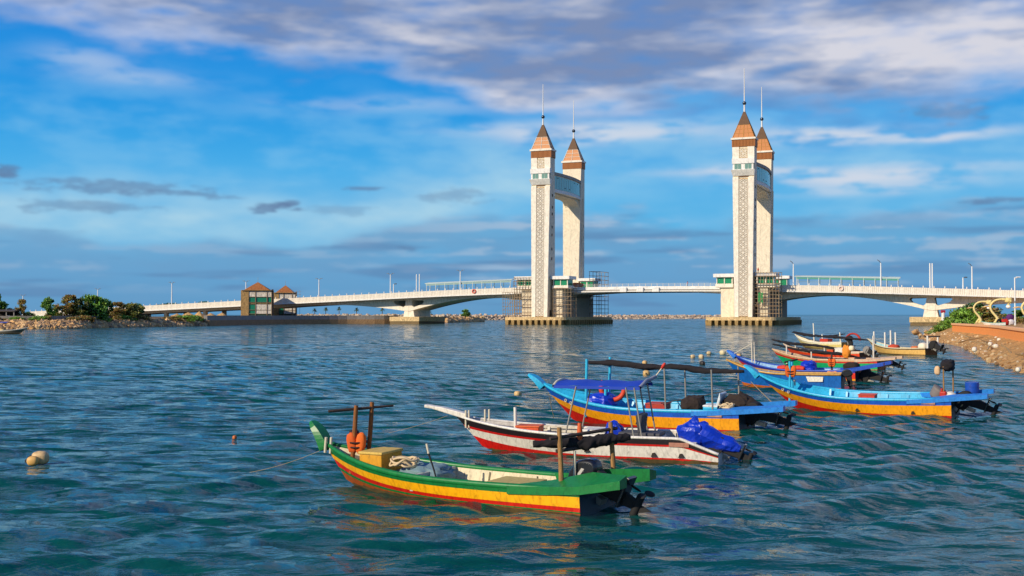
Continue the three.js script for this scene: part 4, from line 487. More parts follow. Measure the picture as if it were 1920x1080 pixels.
// tilted outboard motor on the transom
const black = M(0x17181c, 0.35, { clearcoat: 0.5 }), blackMatt = M(0x1d1c1c, 0.8), steel = metal(0xb9bcc0, 0.3), galv = M(0x9a958a, 0.55, { metalness: 0.5 });
function outboard(T, x, y, z, tilt, cowl, size = 1, stripe) { const o = new THREE.Group(); o.name = 'outboard_motor'; T.add(o); o.position.set(x, y, z); o.scale.setScalar(size); o.rotation.z = tilt;
  const prof = new THREE.CatmullRomCurve3([[-0.3, 0.0], [-0.06, -0.04], [0.15, -0.02], [0.23, 0.08], [0.22, 0.22], [0.12, 0.33], [-0.06, 0.36], [-0.24, 0.3], [-0.34, 0.17], [-0.36, 0.06]].map(([a, b]) => V(a, b, 0)), true).getPoints(40).slice(0, 40).map((q) => [q.x, q.y]); const c = mesh('cowling', [put(new THREE.ExtrudeGeometry(new THREE.Shape(prof.map((q) => new THREE.Vector2(...q))), { depth: 0.12, bevelEnabled: true, bevelSize: 0.06, bevelThickness: 0.1, bevelSegments: 6 }).translate(0, 0, -0.06).scale(0.88, 0.88, 0.9), -0.06, 0.06, 0)], cowl, o);
  if (stripe) { mesh('cowling_stripe', [-1, 1].map((s) => put(extrude([[-0.2, 0.14], [0.08, 0.2], [0.09, 0.25], [-0.19, 0.19]], 0.012), -0.06, 0.05, s * 0.142)), stripe, c); mesh('cowling_emblem', [-1, 1].map((s) => put(extrude([[-0.1, 0.07], [-0.02, 0.1], [0.02, 0.16], [-0.06, 0.14]], 0.012), 0.08, 0.03, s * 0.142)), stripe, c); }
  mesh('mid_leg', [put(extrude([[-0.24, 0.12], [0.06, 0.12], [0.0, -0.5], [-0.17, -0.5]], 0.12, 0.03), -0.08, 0, 0), box(0.34, 0.05, 0.3, -0.1, 0.1, 0)], blackMatt, o);
  mesh('cavitation_plate', [put(extrude([[-0.42, -0.02], [0.06, -0.02], [0.06, 0.01], [-0.42, 0.01]], 0.24, 0.01), -0.08, -0.52, 0)], black, o);
  const lu = mesh('gearcase', [put(extrude([[-0.16, 0], [0.02, 0], [-0.02, -0.22], [-0.14, -0.22]], 0.05, 0.02), -0.08, -0.52, 0), put(new THREE.CapsuleGeometry(0.065, 0.3, 4, 10).rotateZ(Math.PI / 2), -0.16, -0.78, 0), put(extrude([[-0.1, 0], [0.04, 0], [-0.1, -0.2]], 0.02, 0.005), -0.1, -0.82, 0)], blackMatt, o);
  for (let k = 0; k < 3; k++) { const b = put(new THREE.SphereGeometry(0.1, 8, 6).scale(0.18, 1, 0.55).translate(0, 0.13, 0).rotateY(0.6), 0, 0, 0).rotateX(k * 2.094); mesh('propeller_blade', b.translate(-0.39, -0.78, 0), blackMatt, lu); }
  mesh('clamp_bracket', [box(0.1, 0.36, 0.2, 0.08, -0.08, 0), box(0.22, 0.06, 0.16, 0.1, 0.08, 0)], galv, o); mesh('tiller', rod([0.1, 0.18, 0.05], [0.62, 0.3, 0.05], 0.022), blackMatt, o); return o; }
// boats are laid on the water by two waterline points seen in the photograph: the near stern corner and the stem
function boat(name, label, S, Bw, o) { const s = level(...S), b = level(...Bw); let hw = o.B * 0.5 * 0.82, c = s.clone(); for (let i = 0; i < 4; i++) { const d = b.clone().sub(c).normalize(); c = s.clone().add(V(-d.z, 0, d.x).multiplyScalar(hw)); if (i === 3) { const T = thing(name, label, 'boat', [c.x, 0, c.z], Math.atan2(-d.z, d.x), 'fishing boats moored in a line'); const len = b.distanceTo(c); const F = hullForm({ ...o, Lw: len, L: len + (o.over ?? 0.95) }); T.F = F; T.dy = o.dy || 0; T.rotation.order = 'YXZ'; T.rotation.x = -(o.heel || 0); return T; } } }
function stow(T, m, x, y, z, ry = 0, label, cat, group) { // a thing lying in a boat, placed in the world
  const p = V(x, y + (T.dy || 0), z).applyQuaternion(T.quaternion).add(T.position); m.position.copy(p); m.quaternion.copy(T.quaternion).multiply(new THREE.Quaternion().setFromAxisAngle(V(0, 1, 0), ry)); tag(m, label, cat, group); return m; }
const k1 = (v) => () => v, bowUp = (a, b, from = 0.45, pw = 1.6) => (s) => s < from ? a : lerp(a, b, Math.pow((s - from) / (1 - from), pw));
function rolled(pts, r, mat, seed, name = 'rolled_cover') { return [limb(pts, pts.map((_, i) => r * (i === 0 || i === pts.length - 1 ? 0.55 : 1 + 0.2 * Math.sin(i * 2.3 + seed))), 46, 10, 0.28, 0.8, seed)]; }
const crumple = (sx, sy, sz, seed, ws = 17, hs = 11, amp = 0.24) => { const g = lump(sx, sy, sz, amp, 1.5, seed, ws, hs, 0.3).toNonIndexed(); g.computeVertexNormals(); return g; };
const barkPole = wood(0xa8682e), barkPale = wood(0xb98a50), darkPole = wood(0x4a3b33), cyanP = paint(0x35b8e0), blackCloth = cloth(0x191519), brownTarp = cloth(0x2c211a), orangeTarp = cloth(0xe0641c, 0.7), blueTarp = M(0x0d35b8, 0.36, { bumpMap: T_crease, bumpScale: 0.012 }), rope = M(0xd0b890, 0.95), ropePale = M(0xcfc6ae, 0.9);
function vest(seed) { const g = new THREE.Group(); scene.add(g); g.name = numbered('life_vest'); g.scale.setScalar(0.84); for (const s of [-1, 1]) mesh('vest_panel', lump(0.105, 0.22, 0.075, 0.12, 1.6, seed + s * 3, 18, 14, 0.1).rotateZ(-0.12 * s).translate(0.1 * s, 0.17, -0.07), M(s < 0 ? 0xe0681c : 0xd25a18, 0.85), g); for (const [r, y] of [[0.19, 0.08], [0.2, 0.18]]) mesh('strap', put(new THREE.TorusGeometry(r, 0.019, 5, 18), 0, y, 0.03, 0, Math.PI / 2), M(0x2a1a16, 0.8), g); mesh('back_panel', lump(0.13, 0.19, 0.07, 0.1, 1.5, seed, 14, 10).translate(0, 0.18, 0.02), M(0xc8561a, 0.85), g); mesh('collar', lump(0.11, 0.14, 0.09, 0.2, 2, seed, 14, 10).translate(0.1, 0.3, 0.06), M(0x25222b, 0.9), g); return g; }
function crate(w, h, d, mat, lidMat, name = 'storage_box') { const g = new THREE.Group(); g.name = numbered(name); scene.add(g); mesh('body', rbox(w, h, d, 0.02, 0, h / 2, 0), mat, g); mesh('lid', rbox(w + 0.04, h * 0.16, d + 0.04, 0.02, 0, h + h * 0.06, 0), lidMat, g); return g; }
function coil(n, r, seed, mat = rope, name = 'rope_coil') { const q = rng(seed), pts = []; for (let i = 0; i < n * 9; i++) { const a = i / 9 * 6.283, k = r * (0.6 + 0.5 * q()); pts.push([Math.cos(a) * k * 1.3, 0.03 + 0.1 * q() + 0.12 * Math.abs(Math.sin(a * 0.37)), Math.sin(a) * k]); } const g = tube(pts, 0.02, n * 60, 5); return mesh(name, g, mat); }
function post(T, x, y0, z, y1, r, mat, lx = 0, lz = 0, name = 'post') { y0 = Math.min(y0, 0.22); return mesh(name, limb([[x, y0, z], [x + lx * 0.5, (y0 + y1) / 2, z + lz * 0.5 + 0.01], [x + lx, y1, z + lz]], [r, r * 0.95, r * 0.88], 8, 8, 0.06, 1, x), mat, T); }
function sidePorts(T, F, list) { for (const [x, y] of list) { const s = x / F.L, [px, py, pz] = F.P(s, F.vOf(s, y), -1); mesh('drain_flap', [put(extrude([[-0.07, -0.02], [0.06, -0.03], [0.03, 0.05], [-0.02, 0.06]], 0.03), px, py, pz - 0.02)], M(0x2b2320, 0.8), T); } }

// 1 ---- green, yellow and red boat in front
{
  const T = boat('fishing_boat', 'nearest boat, yellow and red hull with green gunwale and upright green bow board', [1088, 968], [650, 907], { B: 1.42, hs: 0.39, hm: 0.35, hb: 0.7, over: 0.52, beak: 1.0, heel: 0.02 }), F = T.F;
  const green = paint(0x157a38), yellow = paint(0xffb60a), red = paint(0xd3200f);
  buildHull(T, F, [['sheer_band', green, k1(0.76), k1(1)], ['hull_side', yellow, bowUp(0.34, 0.62), k1(0.763)], ['hull_stripe', red, bowUp(0.17, 0.42), bowUp(0.343, 0.623)], ['hull_lower_stripe', green, bowUp(0.12, 0.33, 0.6), bowUp(0.173, 0.423)], ['hull_bottom', paint(0x9c4a14, 0.6), k1(0), bowUp(0.123, 0.333, 0.6)]], { transom: paint(0x1d3444), inner: paint(0xd8cba6, 0.6), gunwale: green, ribs: [1.6, 2.6, 3.6], rail: 0.05 });
  sternWings(T, F, green, 0.68, 0.18); bowBoard(T, F, green, 0.62, 0.13, 0.45, 0.35);
  outboard(T, 0.12, F.sheer(0) - 0.06, 0, -1.12, black, 1.0, M(0xb9b6ae, 0.4));
  // bow frame of two posts with a lashed pole
  const bx = F.Lw - 0.3; post(T, bx + 0.05, 0.3, -0.16, 1.42, 0.042, barkPole, -0.1, 0.04); post(T, bx - 0.02, 0.3, 0.18, 1.46, 0.042, barkPole, -0.14, 0.0);
  mesh('lashed_pole', limb([[bx + 0.26, 1.34, -0.5], [bx - 0.06, 1.36, 0], [bx - 0.36, 1.38, 0.52]], [0.026, 0.026, 0.02], 10, 7, 0.08), darkPole, T);
  for (const [x, z] of [[F.L - 0.12, -0.12], [F.L - 0.2, -0.07], [F.L - 0.55, 0.24], [F.L - 0.62, 0.3]]) mesh('mooring_bitt', rod([x, F.sheer(x / F.L * 0.98) - 0.1, z], [x - 0.03, F.sheer(1) + 0.12, z], 0.025), ropePale, T);
  mesh('stem_knob', ball(0.055, F.L - 0.03, F.sheer(1) - 0.05, -0.03), ropePale, T); mesh('foredeck', sheet(12, 2, (a, b) => { const s = lerp(0.8, 0.985, a), [x, y, z] = F.P(s, 0.86, 1, 0.05); return [x, y, (b * 2 - 1) * z]; }), paint(0x8a7c66, 0.8), T);
  // stern frame carrying the rolled black cover
  const sx = 0.32; post(T, sx + 0.1, 0.1, -0.42, 1.3, 0.042, barkPale, 0.02, -0.02); post(T, sx - 0.36, 0.1, 0.42, 1.32, 0.042, barkPale, 0.06, 0.0); post(T, sx + 0.02, 0.1, -0.2, 0.92, 0.025, ropePale, -0.02, 0.02);
  mesh('crossbar', rod([sx + 0.2, 1.14, -0.58], [sx - 0.36, 1.22, 0.52], 0.027), darkPole, T); mesh('crossbar', rod([sx + 0.2, 0.93, -0.4], [sx - 0.36, 1.0, 0.5], 0.03), darkPole, T);
  const rc = mesh('rolled_cover', rolled([[0.62, -0.03, -0.55], [0.3, -0.02, -0.3], [0, -0.03, 0], [-0.28, 0.02, 0.3], [-0.5, 0.03, 0.52]], 0.085, blackCloth, 3), blackCloth); stow(T, rc, sx - 0.08, 1.06, 0.02, 0, 'black rolled cover lashed to the stern posts of the nearest boat', 'rolled cover');
  const fl = mesh('net_float', limb([[0, 0.14, 0], [0, 0.05, 0], [0, -0.1, 0], [0, -0.2, 0]], [0.03, 0.04, 0.05, 0.02], 10, 9), M(0xcf5a20, 0.6)); stow(T, fl, sx - 0.02, 1.2, -0.06, 0, 'orange float hanging from the stern crossbar of the nearest boat', 'float');
  stow(T, vest(2), bx - 0.02, 0.62, -0.06, 0.35, 'orange life vest tied round the bow posts of the nearest boat', 'life vest');
  stow(T, crate(0.46, 0.32, 0.66, paint(0xd99a10, 0.6), paint(0xd8b456, 0.7)), bx - 0.52, 0.3, -0.02, 0.12, 'yellow wooden box in the bow of the nearest boat', 'storage box');
  stow(T, coil(4, 0.2, 4), bx - 1.12, 0.36, -0.1, 0, 'pale rope heap behind the yellow box', 'rope'); stow(T, mesh('net_heap', lump(0.42, 0.16, 0.36, 0.3, 2.4, 9, 26, 16, 0.3), cloth(0x6f8a90)), bx - 1.45, 0.3, 0.1, 0, 'blue grey net heap amidships in the nearest boat', 'net');
  stow(T, mesh('hatch_board', rbox(0.78, 0.03, 0.62, 0.008), paint(0xc9b063, 0.7)), 1.55, F.sheer(0.25) - 0.03, 0.05, 0.05, 'ochre board laid across the stern of the nearest boat', 'board');
  mesh('thwart', span(1.1, 1.25, 0.26, 0.3, -0.55, 0.55), paint(0xd8cba6, 0.6), T); mesh('bulkhead', span(F.L * 0.56, F.L * 0.57, 0.12, 0.38, -0.6, 0.6), paint(0xc9c3b2, 0.6), T);
  mesh('pole', limb([[2.75, 0.15, -0.45], [2.86, 0.5, -0.45], [2.98, 0.8, -0.46]], [0.012, 0.014, 0.018], 6, 6), blackMatt, T); mesh('pole_tip', rod([2.95, 0.74, -0.46], [2.99, 0.9, -0.46], 0.02), ropePale, T);
}
// 2 ---- white boat with black and red bands
{
  const T = boat('fishing_boat', 'white boat with black sheer band, red bottom and long flat white prow', [1347, 868], [905, 843], { B: 1.45, hs: 0.47, hm: 0.47, hb: 0.74, over: 0.64, beak: 1.0, cut: 0.3, heel: 0.02 }), F = T.F, wp = paint(0xe6dfd0, 0.5), red = paint(0xcf1a10), blk = paint(0x241a1c, 0.5);
  buildHull(T, F, [['sheer_band', blk, k1(0.74), k1(0.98)], ['hull_stripe', red, k1(0.655), k1(0.743)], ['hull_side', wp, bowUp(0.15, 0.42, 0.5), k1(0.658)], ['hull_bottom', red, k1(0), bowUp(0.153, 0.423, 0.5)]], { transom: wp, inner: paint(0xcfc9bb, 0.6), gunwale: paint(0xe9e4d8, 0.5), ribs: [1.2, 2.2, 3.2, 4.2], rail: 0.045, floorMat: paint(0xa8a49a, 0.7) });
  const x = F.L, y = F.sheer(1), pr = [[x - 0.25, y - 0.04], [x + 0.1, y + 0.05], [x + 0.55, y + 0.17], [x + 0.72, y + 0.19], [x + 0.72, y + 0.22], [x + 0.3, y + 0.17], [x - 0.25, y + 0.05]]; mesh('prow_plank', extrude(pr, 0.16, 0.02), wp, T);
  mesh('foredeck', sheet(12, 2, (a, b) => { const s = lerp(0.78, 0.985, a), [px, py, z] = F.P(s, 0.9, 1, 0.05); return [px, py, (b * 2 - 1) * z]; }), paint(0x8f8a82, 0.7), T);
  for (const [dx, z] of [[0.28, -0.1], [0.34, -0.06], [0.62, 0.22], [0.7, 0.27]]) mesh('mooring_bitt', rod([x - dx, y - 0.25, z], [x - dx, y + 0.14, z], 0.025), ropePale, T);
  post(T, 4.55, 0.2, -0.12, 0.98, 0.04, M(0xe2ddd0, 0.5), 0, 0, 'sampson_post');
  sidePorts(T, F, [[2.9, 0.16], [1.4, 0.12], [0.8, 0.12]]);
  { const s = 0.1, [px, py, pz] = F.P(s, F.vOf(s, F.sheer(s) * 0.86), -1); mesh('name_plate', rbox(0.42, 0.09, 0.02, 0.008, px + 0.2, py + 0.01, pz - 0.015), paint(0xb07a64, 0.5), T); }
  // tilted motor wrapped in a blue tarpaulin
  outboard(T, 0.02, F.sheer(0) - 0.02, 0, -1.15, blackMatt, 0.72);
  const tp = mesh('motor_cover', [crumple(0.34, 0.27, 0.28, 6).translate(0.3, 0.22, 0), (() => { const g = limb([[0.4, 0.3, 0], [0.1, 0.2, 0], [-0.25, 0.03, 0], [-0.55, -0.06, 0], [-0.74, -0.12, 0]], [0.16, 0.27, 0.2, 0.17, 0.1], 12, 11, 0.16, 0.95, 6).toNonIndexed(); g.computeVertexNormals(); return g; })(), crumple(0.1, 0.16, 0.13, 8, 9, 7).rotateZ(0.3).translate(0.3, 0.44, 0)], blueTarp); tp.scale.setScalar(0.92); stow(T, tp, 0.32, F.sheer(0.1) - 0.06, 0, 0, 'crumpled blue tarpaulin wrapped over the motor of the white boat', 'tarpaulin');
  // blue awning on steel legs
  const A0 = 1.62, A1 = 3.5, ay = 1.56, wz = 0.62; mesh('awning', [sheet(20, 8, (a, b) => { const th = (b - 0.5) * 2.2; return [lerp(A0, A1, a), ay + 0.14 * Math.cos(th) - 0.1 + 0.012 * Math.sin(a * 19), Math.sin(th) / Math.sin(1.1) * wz]; }), sheet(20, 1, (a, b) => [lerp(A0, A1, a), ay - 0.036 - b * 0.06, -wz]), sheet(20, 1, (a, b) => [lerp(A0, A1, a), ay - 0.036 - b * 0.06, wz])], M(0x1440b0, 0.7), T);
  for (const [x0, x1] of [[A0 + 0.12, A0 - 0.05], [A0 + 0.3, A0 + 0.12], [A1 - 0.5, A1 - 0.25]]) for (const s of [-1, 1]) mesh('awning_leg', rod([x0, ay - 0.05, s * wz], [x1, 0.42, s * 0.64], 0.018), galv, T);
  mesh('awning_roll', tube([[A1, ay - 0.05, -wz], [A1 + 0.02, ay + 0.02, -0.3], [A1, ay + 0.05, 0], [A1 + 0.02, ay + 0.02, 0.3], [A1, ay - 0.05, wz]], 0.035), ropePale, T); mesh('awning_roll', tube([[A0, ay - 0.05, -wz], [A0 - 0.02, ay + 0.02, -0.3], [A0, ay + 0.05, 0], [A0 - 0.02, ay + 0.06, 0.3], [A0 - 0.06, ay + 0.1, wz]], 0.04), M(0x8c8f98, 0.8), T); mesh('flag_stick', [rod([A0 - 0.06, ay + 0.1, wz], [A0 - 0.26, ay + 0.36, wz], 0.014)], ropePale, T); mesh('flag_stick_float', [limb([[A0 - 0.2, ay + 0.28, wz], [A0 - 0.24, ay + 0.34, wz], [A0 - 0.28, ay + 0.4, wz]], [0.025, 0.04, 0.02], 8, 8)], M(0xc8301c, 0.6), T);
  stow(T, crate(0.52, 0.2, 0.42, paint(0xe2551c, 0.55), paint(0xe86a28, 0.6)), 4.25, 0.36, 0, 0.05, 'orange red box in the bow of the white boat', 'storage box');
  stow(T, crate(0.5, 0.34, 0.5, paint(0xe4e0d4, 0.5), paint(0xefece2, 0.5)), 2.75, 0.16, 0.1, 0, 'white cool box under the blue awning', 'storage box');
  stow(T, mesh('blue_bundle', crumple(0.18, 0.24, 0.18, 12, 12, 9), blueTarp), 2.35, 0.46, 0.05, 0, 'blue tarpaulin bundle under the blue awning', 'bundle');
  for (const [sx, ry, l] of [[1.95, 0, 'grey bench seat with back under the awning of the white boat'], [1.5, Math.PI, 'grey bench seat facing the stern of the white boat']]) { const g = new THREE.Group(); g.name = numbered('boat_seat'); scene.add(g); mesh('base', rbox(0.5, 0.3, 0.56, 0.02, 0, 0.15, 0), paint(0xc9c4b6, 0.6), g); mesh('cushion', rbox(0.46, 0.08, 0.56, 0.03, 0, 0.34, 0), M(0x4a4a4e, 0.7), g); mesh('backrest', rbox(0.08, 0.4, 0.54, 0.03, -0.24, 0.56, 0, 0, 0, 0.14), M(0x3c3c42, 0.7), g); stow(T, g, sx, 0.15, 0, ry, l, 'seat', 'bench seats of the white boat'); }
  mesh('slatted_side', [...Array(4)].map((_, i) => span(3.3, 4.1, 0.2 + i * 0.09, 0.26 + i * 0.09, 0.52, 0.55)), paint(0xd2cab6, 0.6), T); mesh('stern_hatch', rbox(0.5, 0.06, 0.7, 0.01, 0.75, 0.34, 0), paint(0xd8d2c2, 0.6), T);
}
function blueOrange(T, F, mid, botColor, sternLen = 1.0) { const blue = paint(0x1a5cc8), org = paint(0xf8a410), red = paint(0xc81c0c), cy = paint(0x2fb4de);
  buildHull(T, F, [['sheer_band', blue, k1(0.7), k1(1)], ['hull_side', org, bowUp(0.16, mid, 0.4), k1(0.703)], ['hull_bottom', red, k1(0), bowUp(0.163, mid + 0.003, 0.4)]], { transom: paint(0x2a3a40), inner: cy, gunwale: cy, ribs: [1.0, 1.7, 2.4, 3.1, 3.8, 4.4], rail: 0.05, floorMat: paint(0x2a8fc0) });
  sternWings(T, F, paint(0x2a86dc), sternLen, 0.16, 0.36, 0.03); bowBoard(T, F, cy, 0.66, 0.17, 0.75, 0.3); sidePorts(T, F, [[1.2, 0.14], [3.0, 0.16]]);
  { const s = 0.09, [px, py, pz] = F.P(s, F.vOf(s, F.sheer(s) * 0.83), -1); mesh('name_plate', rbox(0.4, 0.08, 0.02, 0.008, px + 0.1, py, pz - 0.015), paint(0xb88878, 0.5), T); }
  mesh('bow_emblem', [F.P(0.84, 0.8, -1), F.P(0.87, 0.82, -1)].map(([x, y, z]) => put(new THREE.TorusGeometry(0.04, 0.012, 5, 14), x, y, z - 0.02, -0.5)), ropePale, T); }
// 3 ---- blue and orange boat with the long black roll
{
  const T = boat('fishing_boat', 'blue and orange boat under a long black rolled cover on poles', [1386, 811], [1074, 791], { B: 1.75, hs: 0.56, hm: 0.52, hb: 1.06, over: 0.95, beak: 1.0, heel: 0.05 }), F = T.F; blueOrange(T, F, 0.5, 0, 1.15);
  outboard(T, -0.28, F.sheer(0) - 0.26, 0.0, -1.3, blackMatt, 1.0);
  for (const [x, z, lz] of [[4.45, -0.42, 0], [4.1, 0.4, 0], [4.7, 0.1, 0], [3.95, -0.3, 0]]) post(T, x, 0.3, z, x > 4.6 || x < 4 ? 1.05 : 1.82, 0.045, cyanP, -0.08, lz);
  for (const [x, z] of [[2.05, -0.55], [1.85, 0.5], [0.75, -0.55], [0.35, 0.5]]) post(T, x, 0.3, z, 1.62, 0.026, galv, 0.02, 0.02);
  const rc = mesh('rolled_cover', rolled([[4.75, 0.1, 0.35], [3.8, 0.1, 0.25], [2.6, 0.03, 0.1], [1.9, 0.06, 0.05], [1.2, -0.02, 0], [0.5, -0.02, -0.1], [0.0, 0.0, -0.2]], 0.075, blackCloth, 5), blackCloth); stow(T, rc, 0, 1.56, 0.0, 0, 'very long black rolled cover above the blue and orange boat', 'rolled cover');
  { const g = new THREE.TorusGeometry(0.32, 0.07, 9, 24, 4.4); const m = mesh('horseshoe_buoy', g.rotateZ(2.55), M(0xd0401a, 0.6)); stow(T, m, 3.75, 1.0, -0.1, 0.3, 'red horseshoe life buoy in the bow of the boat with the long black roll', 'life buoy'); }
  stow(T, mesh('tarp_heap', crumple(0.42, 0.25, 0.36, 31), blueTarp), 4.1, 0.62, -0.1, 0, 'shiny blue tarpaulin heap at the bow posts', 'tarpaulin');
  stow(T, mesh('covered_box', crumple(0.32, 0.28, 0.34, 14, 15, 10, 0.14), brownTarp), 1.5, 0.56, 0.1, 0, 'box under a dark brown cover amidships', 'covered box');
  stow(T, mesh('covered_motor', [crumple(0.42, 0.32, 0.38, 19, 15, 10, 0.14), limb([[0, 0.1, 0], [-0.4, 0.0, 0], [-0.85, -0.22, 0]], [0.3, 0.22, 0.1], 16, 12, 0.2)], brownTarp), 0.28, 0.58, 0.1, 0, 'motor under a sloping dark cover at the stern with the long black roll', 'covered motor');
  { const g = new THREE.Group(); g.name = numbered('boat_seat'); scene.add(g); mesh('base', rbox(0.4, 0.24, 0.5, 0.02, 0, 0.12, 0), cyanP, g); mesh('seat_pad', rbox(0.42, 0.05, 0.5, 0.02, 0, 0.26, 0), paint(0xe0e4e0), g); mesh('backrest', rbox(0.08, 0.36, 0.46, 0.03, -0.24, 0.44, 0, 0, 0, 0.3), paint(0xd8e2e4), g); stow(T, g, 0.92, 0.36, 0.0, 0, 'white helm seat on a cyan base', 'seat'); }
  stow(T, crate(0.55, 0.16, 0.5, paint(0xb5301a, 0.6), paint(0xc4482c, 0.6)), 2.5, 0.44, 0.1, 0, 'dull red box amidships in the boat with the long black roll', 'storage box');
  stow(T, coil(5, 0.16, 8), 0.4, 0.5, -0.45, 0, 'pale rope heap at the stern beside the sloping cover', 'rope');
}
// 4 ---- blue and orange boat on the right
{
  const T = boat('fishing_boat', 'open blue and orange boat furthest right with two thin stern poles', [1784, 783], [1488, 767], { B: 1.8, hs: 0.58, hm: 0.5, hb: 1.12, over: 1.2, beak: 1.0, heel: 0.06 }), F = T.F; blueOrange(T, F, 0.48, 0, 1.0);
  outboard(T, -0.35, F.sheer(0) - 0.26, 0, -1.2, blackMatt, 0.95, M(0xc9a070, 0.5));
  for (const z of [-0.16, 0.1]) { post(T, 5.0, 0.3, z, 1.55, 0.045, cyanP, -0.02, 0.02); } mesh('crossbar', rod([5.1, 1.53, -0.3], [4.85, 1.58, 0.25], 0.03), darkPole, T);
  stow(T, vest(5), 4.98, 1.08, -0.06, 0.3, 'orange life vest on the bow posts of the boat furthest right', 'life vest');
  for (const [x, z] of [[0.28, -0.3], [0.1, 0.25]]) post(T, x, 0.3, z, 1.5, 0.024, barkPale, 0.0, 0.03); stow(T, mesh('black_bundle', lump(0.2, 0.16, 0.3, 0.3, 2.2, 41, 20, 14, 0.3), blackCloth), 0.2, 1.52, 0, 0, 'black bundle hoisted on the two thin stern poles', 'bundle'); stow(T, mesh('net_float', lump(0.09, 0.14, 0.09, 0.1, 1.5, 4, 14, 10), M(0xd8b488, 0.7)), 0.48, 1.36, -0.1, 0, 'cream float hanging beside the black bundle', 'float');
  stow(T, crate(0.5, 0.12, 0.4, paint(0xcf3a20, 0.55), paint(0xd9502e, 0.6)), 2.6, 0.42, 0.1, 0, 'flat red box amidships in the boat furthest right', 'storage box');
  { const g = mesh('fuel_drum', [cyl(0.2, 0.2, 0.38, 0, 0.19, 0, 20), cyl(0.205, 0.205, 0.03, 0, 0.12, 0, 20), cyl(0.205, 0.205, 0.03, 0, 0.27, 0, 20)], paint(0x1c4fb4, 0.4)); stow(T, g, -0.42, F.sheer(0) + 0.02, 0.38, 0, 'blue drum at the stern of the boat furthest right', 'drum'); }
  stow(T, mesh('grey_basin', limb([[0, 0, 0], [-0.03, 0.05, 0], [-0.2, 0.3, 0]], [0.12, 0.2, 0.24], 8, 16), M(0x77706c, 0.7)), 0.6, 0.5, 0, 0, 'grey tilted basin by the stern poles', 'basin'); stow(T, mesh('red_canister', [rbox(0.2, 0.26, 0.16, 0.05, 0, 0.13, 0), cyl(0.03, 0.03, 0.08, 0.04, 0.3, 0)], M(0xb82a1c, 0.5)), 0.3, 0.5, -0.25, 0, 'red fuel canister by the stern poles', 'canister'); stow(T, mesh('white_sack', lump(0.2, 0.13, 0.2, 0.25, 2, 51, 18, 12, 0.2), cloth(0xd5d0c4)), 0.15, 0.6, -0.1, 0, 'white sack at the stern of the boat furthest right', 'sack');
  mesh('thwart', span(2.0, 2.3, 0.3, 0.36, -0.66, 0.66), paint(0x2a8fc0), T); mesh('thwart', span(1.1, 1.4, 0.3, 0.36, -0.66, 0.66), paint(0x2a8fc0), T); mesh('cleat', [rod([4.9, 0.75, 0.1], [4.9, 0.95, 0.1], 0.03), rod([4.9, 0.92, -0.02], [4.9, 0.92, 0.22], 0.025)], ropePale, T);
}
// 5 ---- small blue boat
{
  const T = boat('fishing_boat', 'small plain blue boat with white name board behind the boat furthest right', [1577, 732], [1395, 726], { B: 1.4, hs: 0.62, hm: 0.6, hb: 1.15, over: 0.75, beak: 1.0 }), F = T.F, bl = paint(0x1666b8);
  buildHull(T, F, [['hull_side', bl, bowUp(0.14, 0.2, 0.6), k1(0.93)], ['hull_bottom', paint(0xc0641a, 0.5), k1(0), bowUp(0.143, 0.203, 0.6)]], { transom: paint(0x27384a), inner: paint(0x6a98b8), gunwale: paint(0xc99a48), ribs: [1.2, 2.4, 3.4], rail: 0.045 });
  { const s = 0.2, [px, py, pz] = F.P(s, F.vOf(s, F.sheer(s) * 0.72), -1); mesh('name_board', extrude([[-0.32, -0.1], [0.26, -0.11], [0.34, 0.1], [-0.34, 0.1]], 0.02).translate(px + 0.1, py, pz - 0.03), paint(0xeae4d2, 0.5), T); } outboard(T, -0.12, F.sheer(0) - 0.1, 0, -0.2, black, 0.7);
}
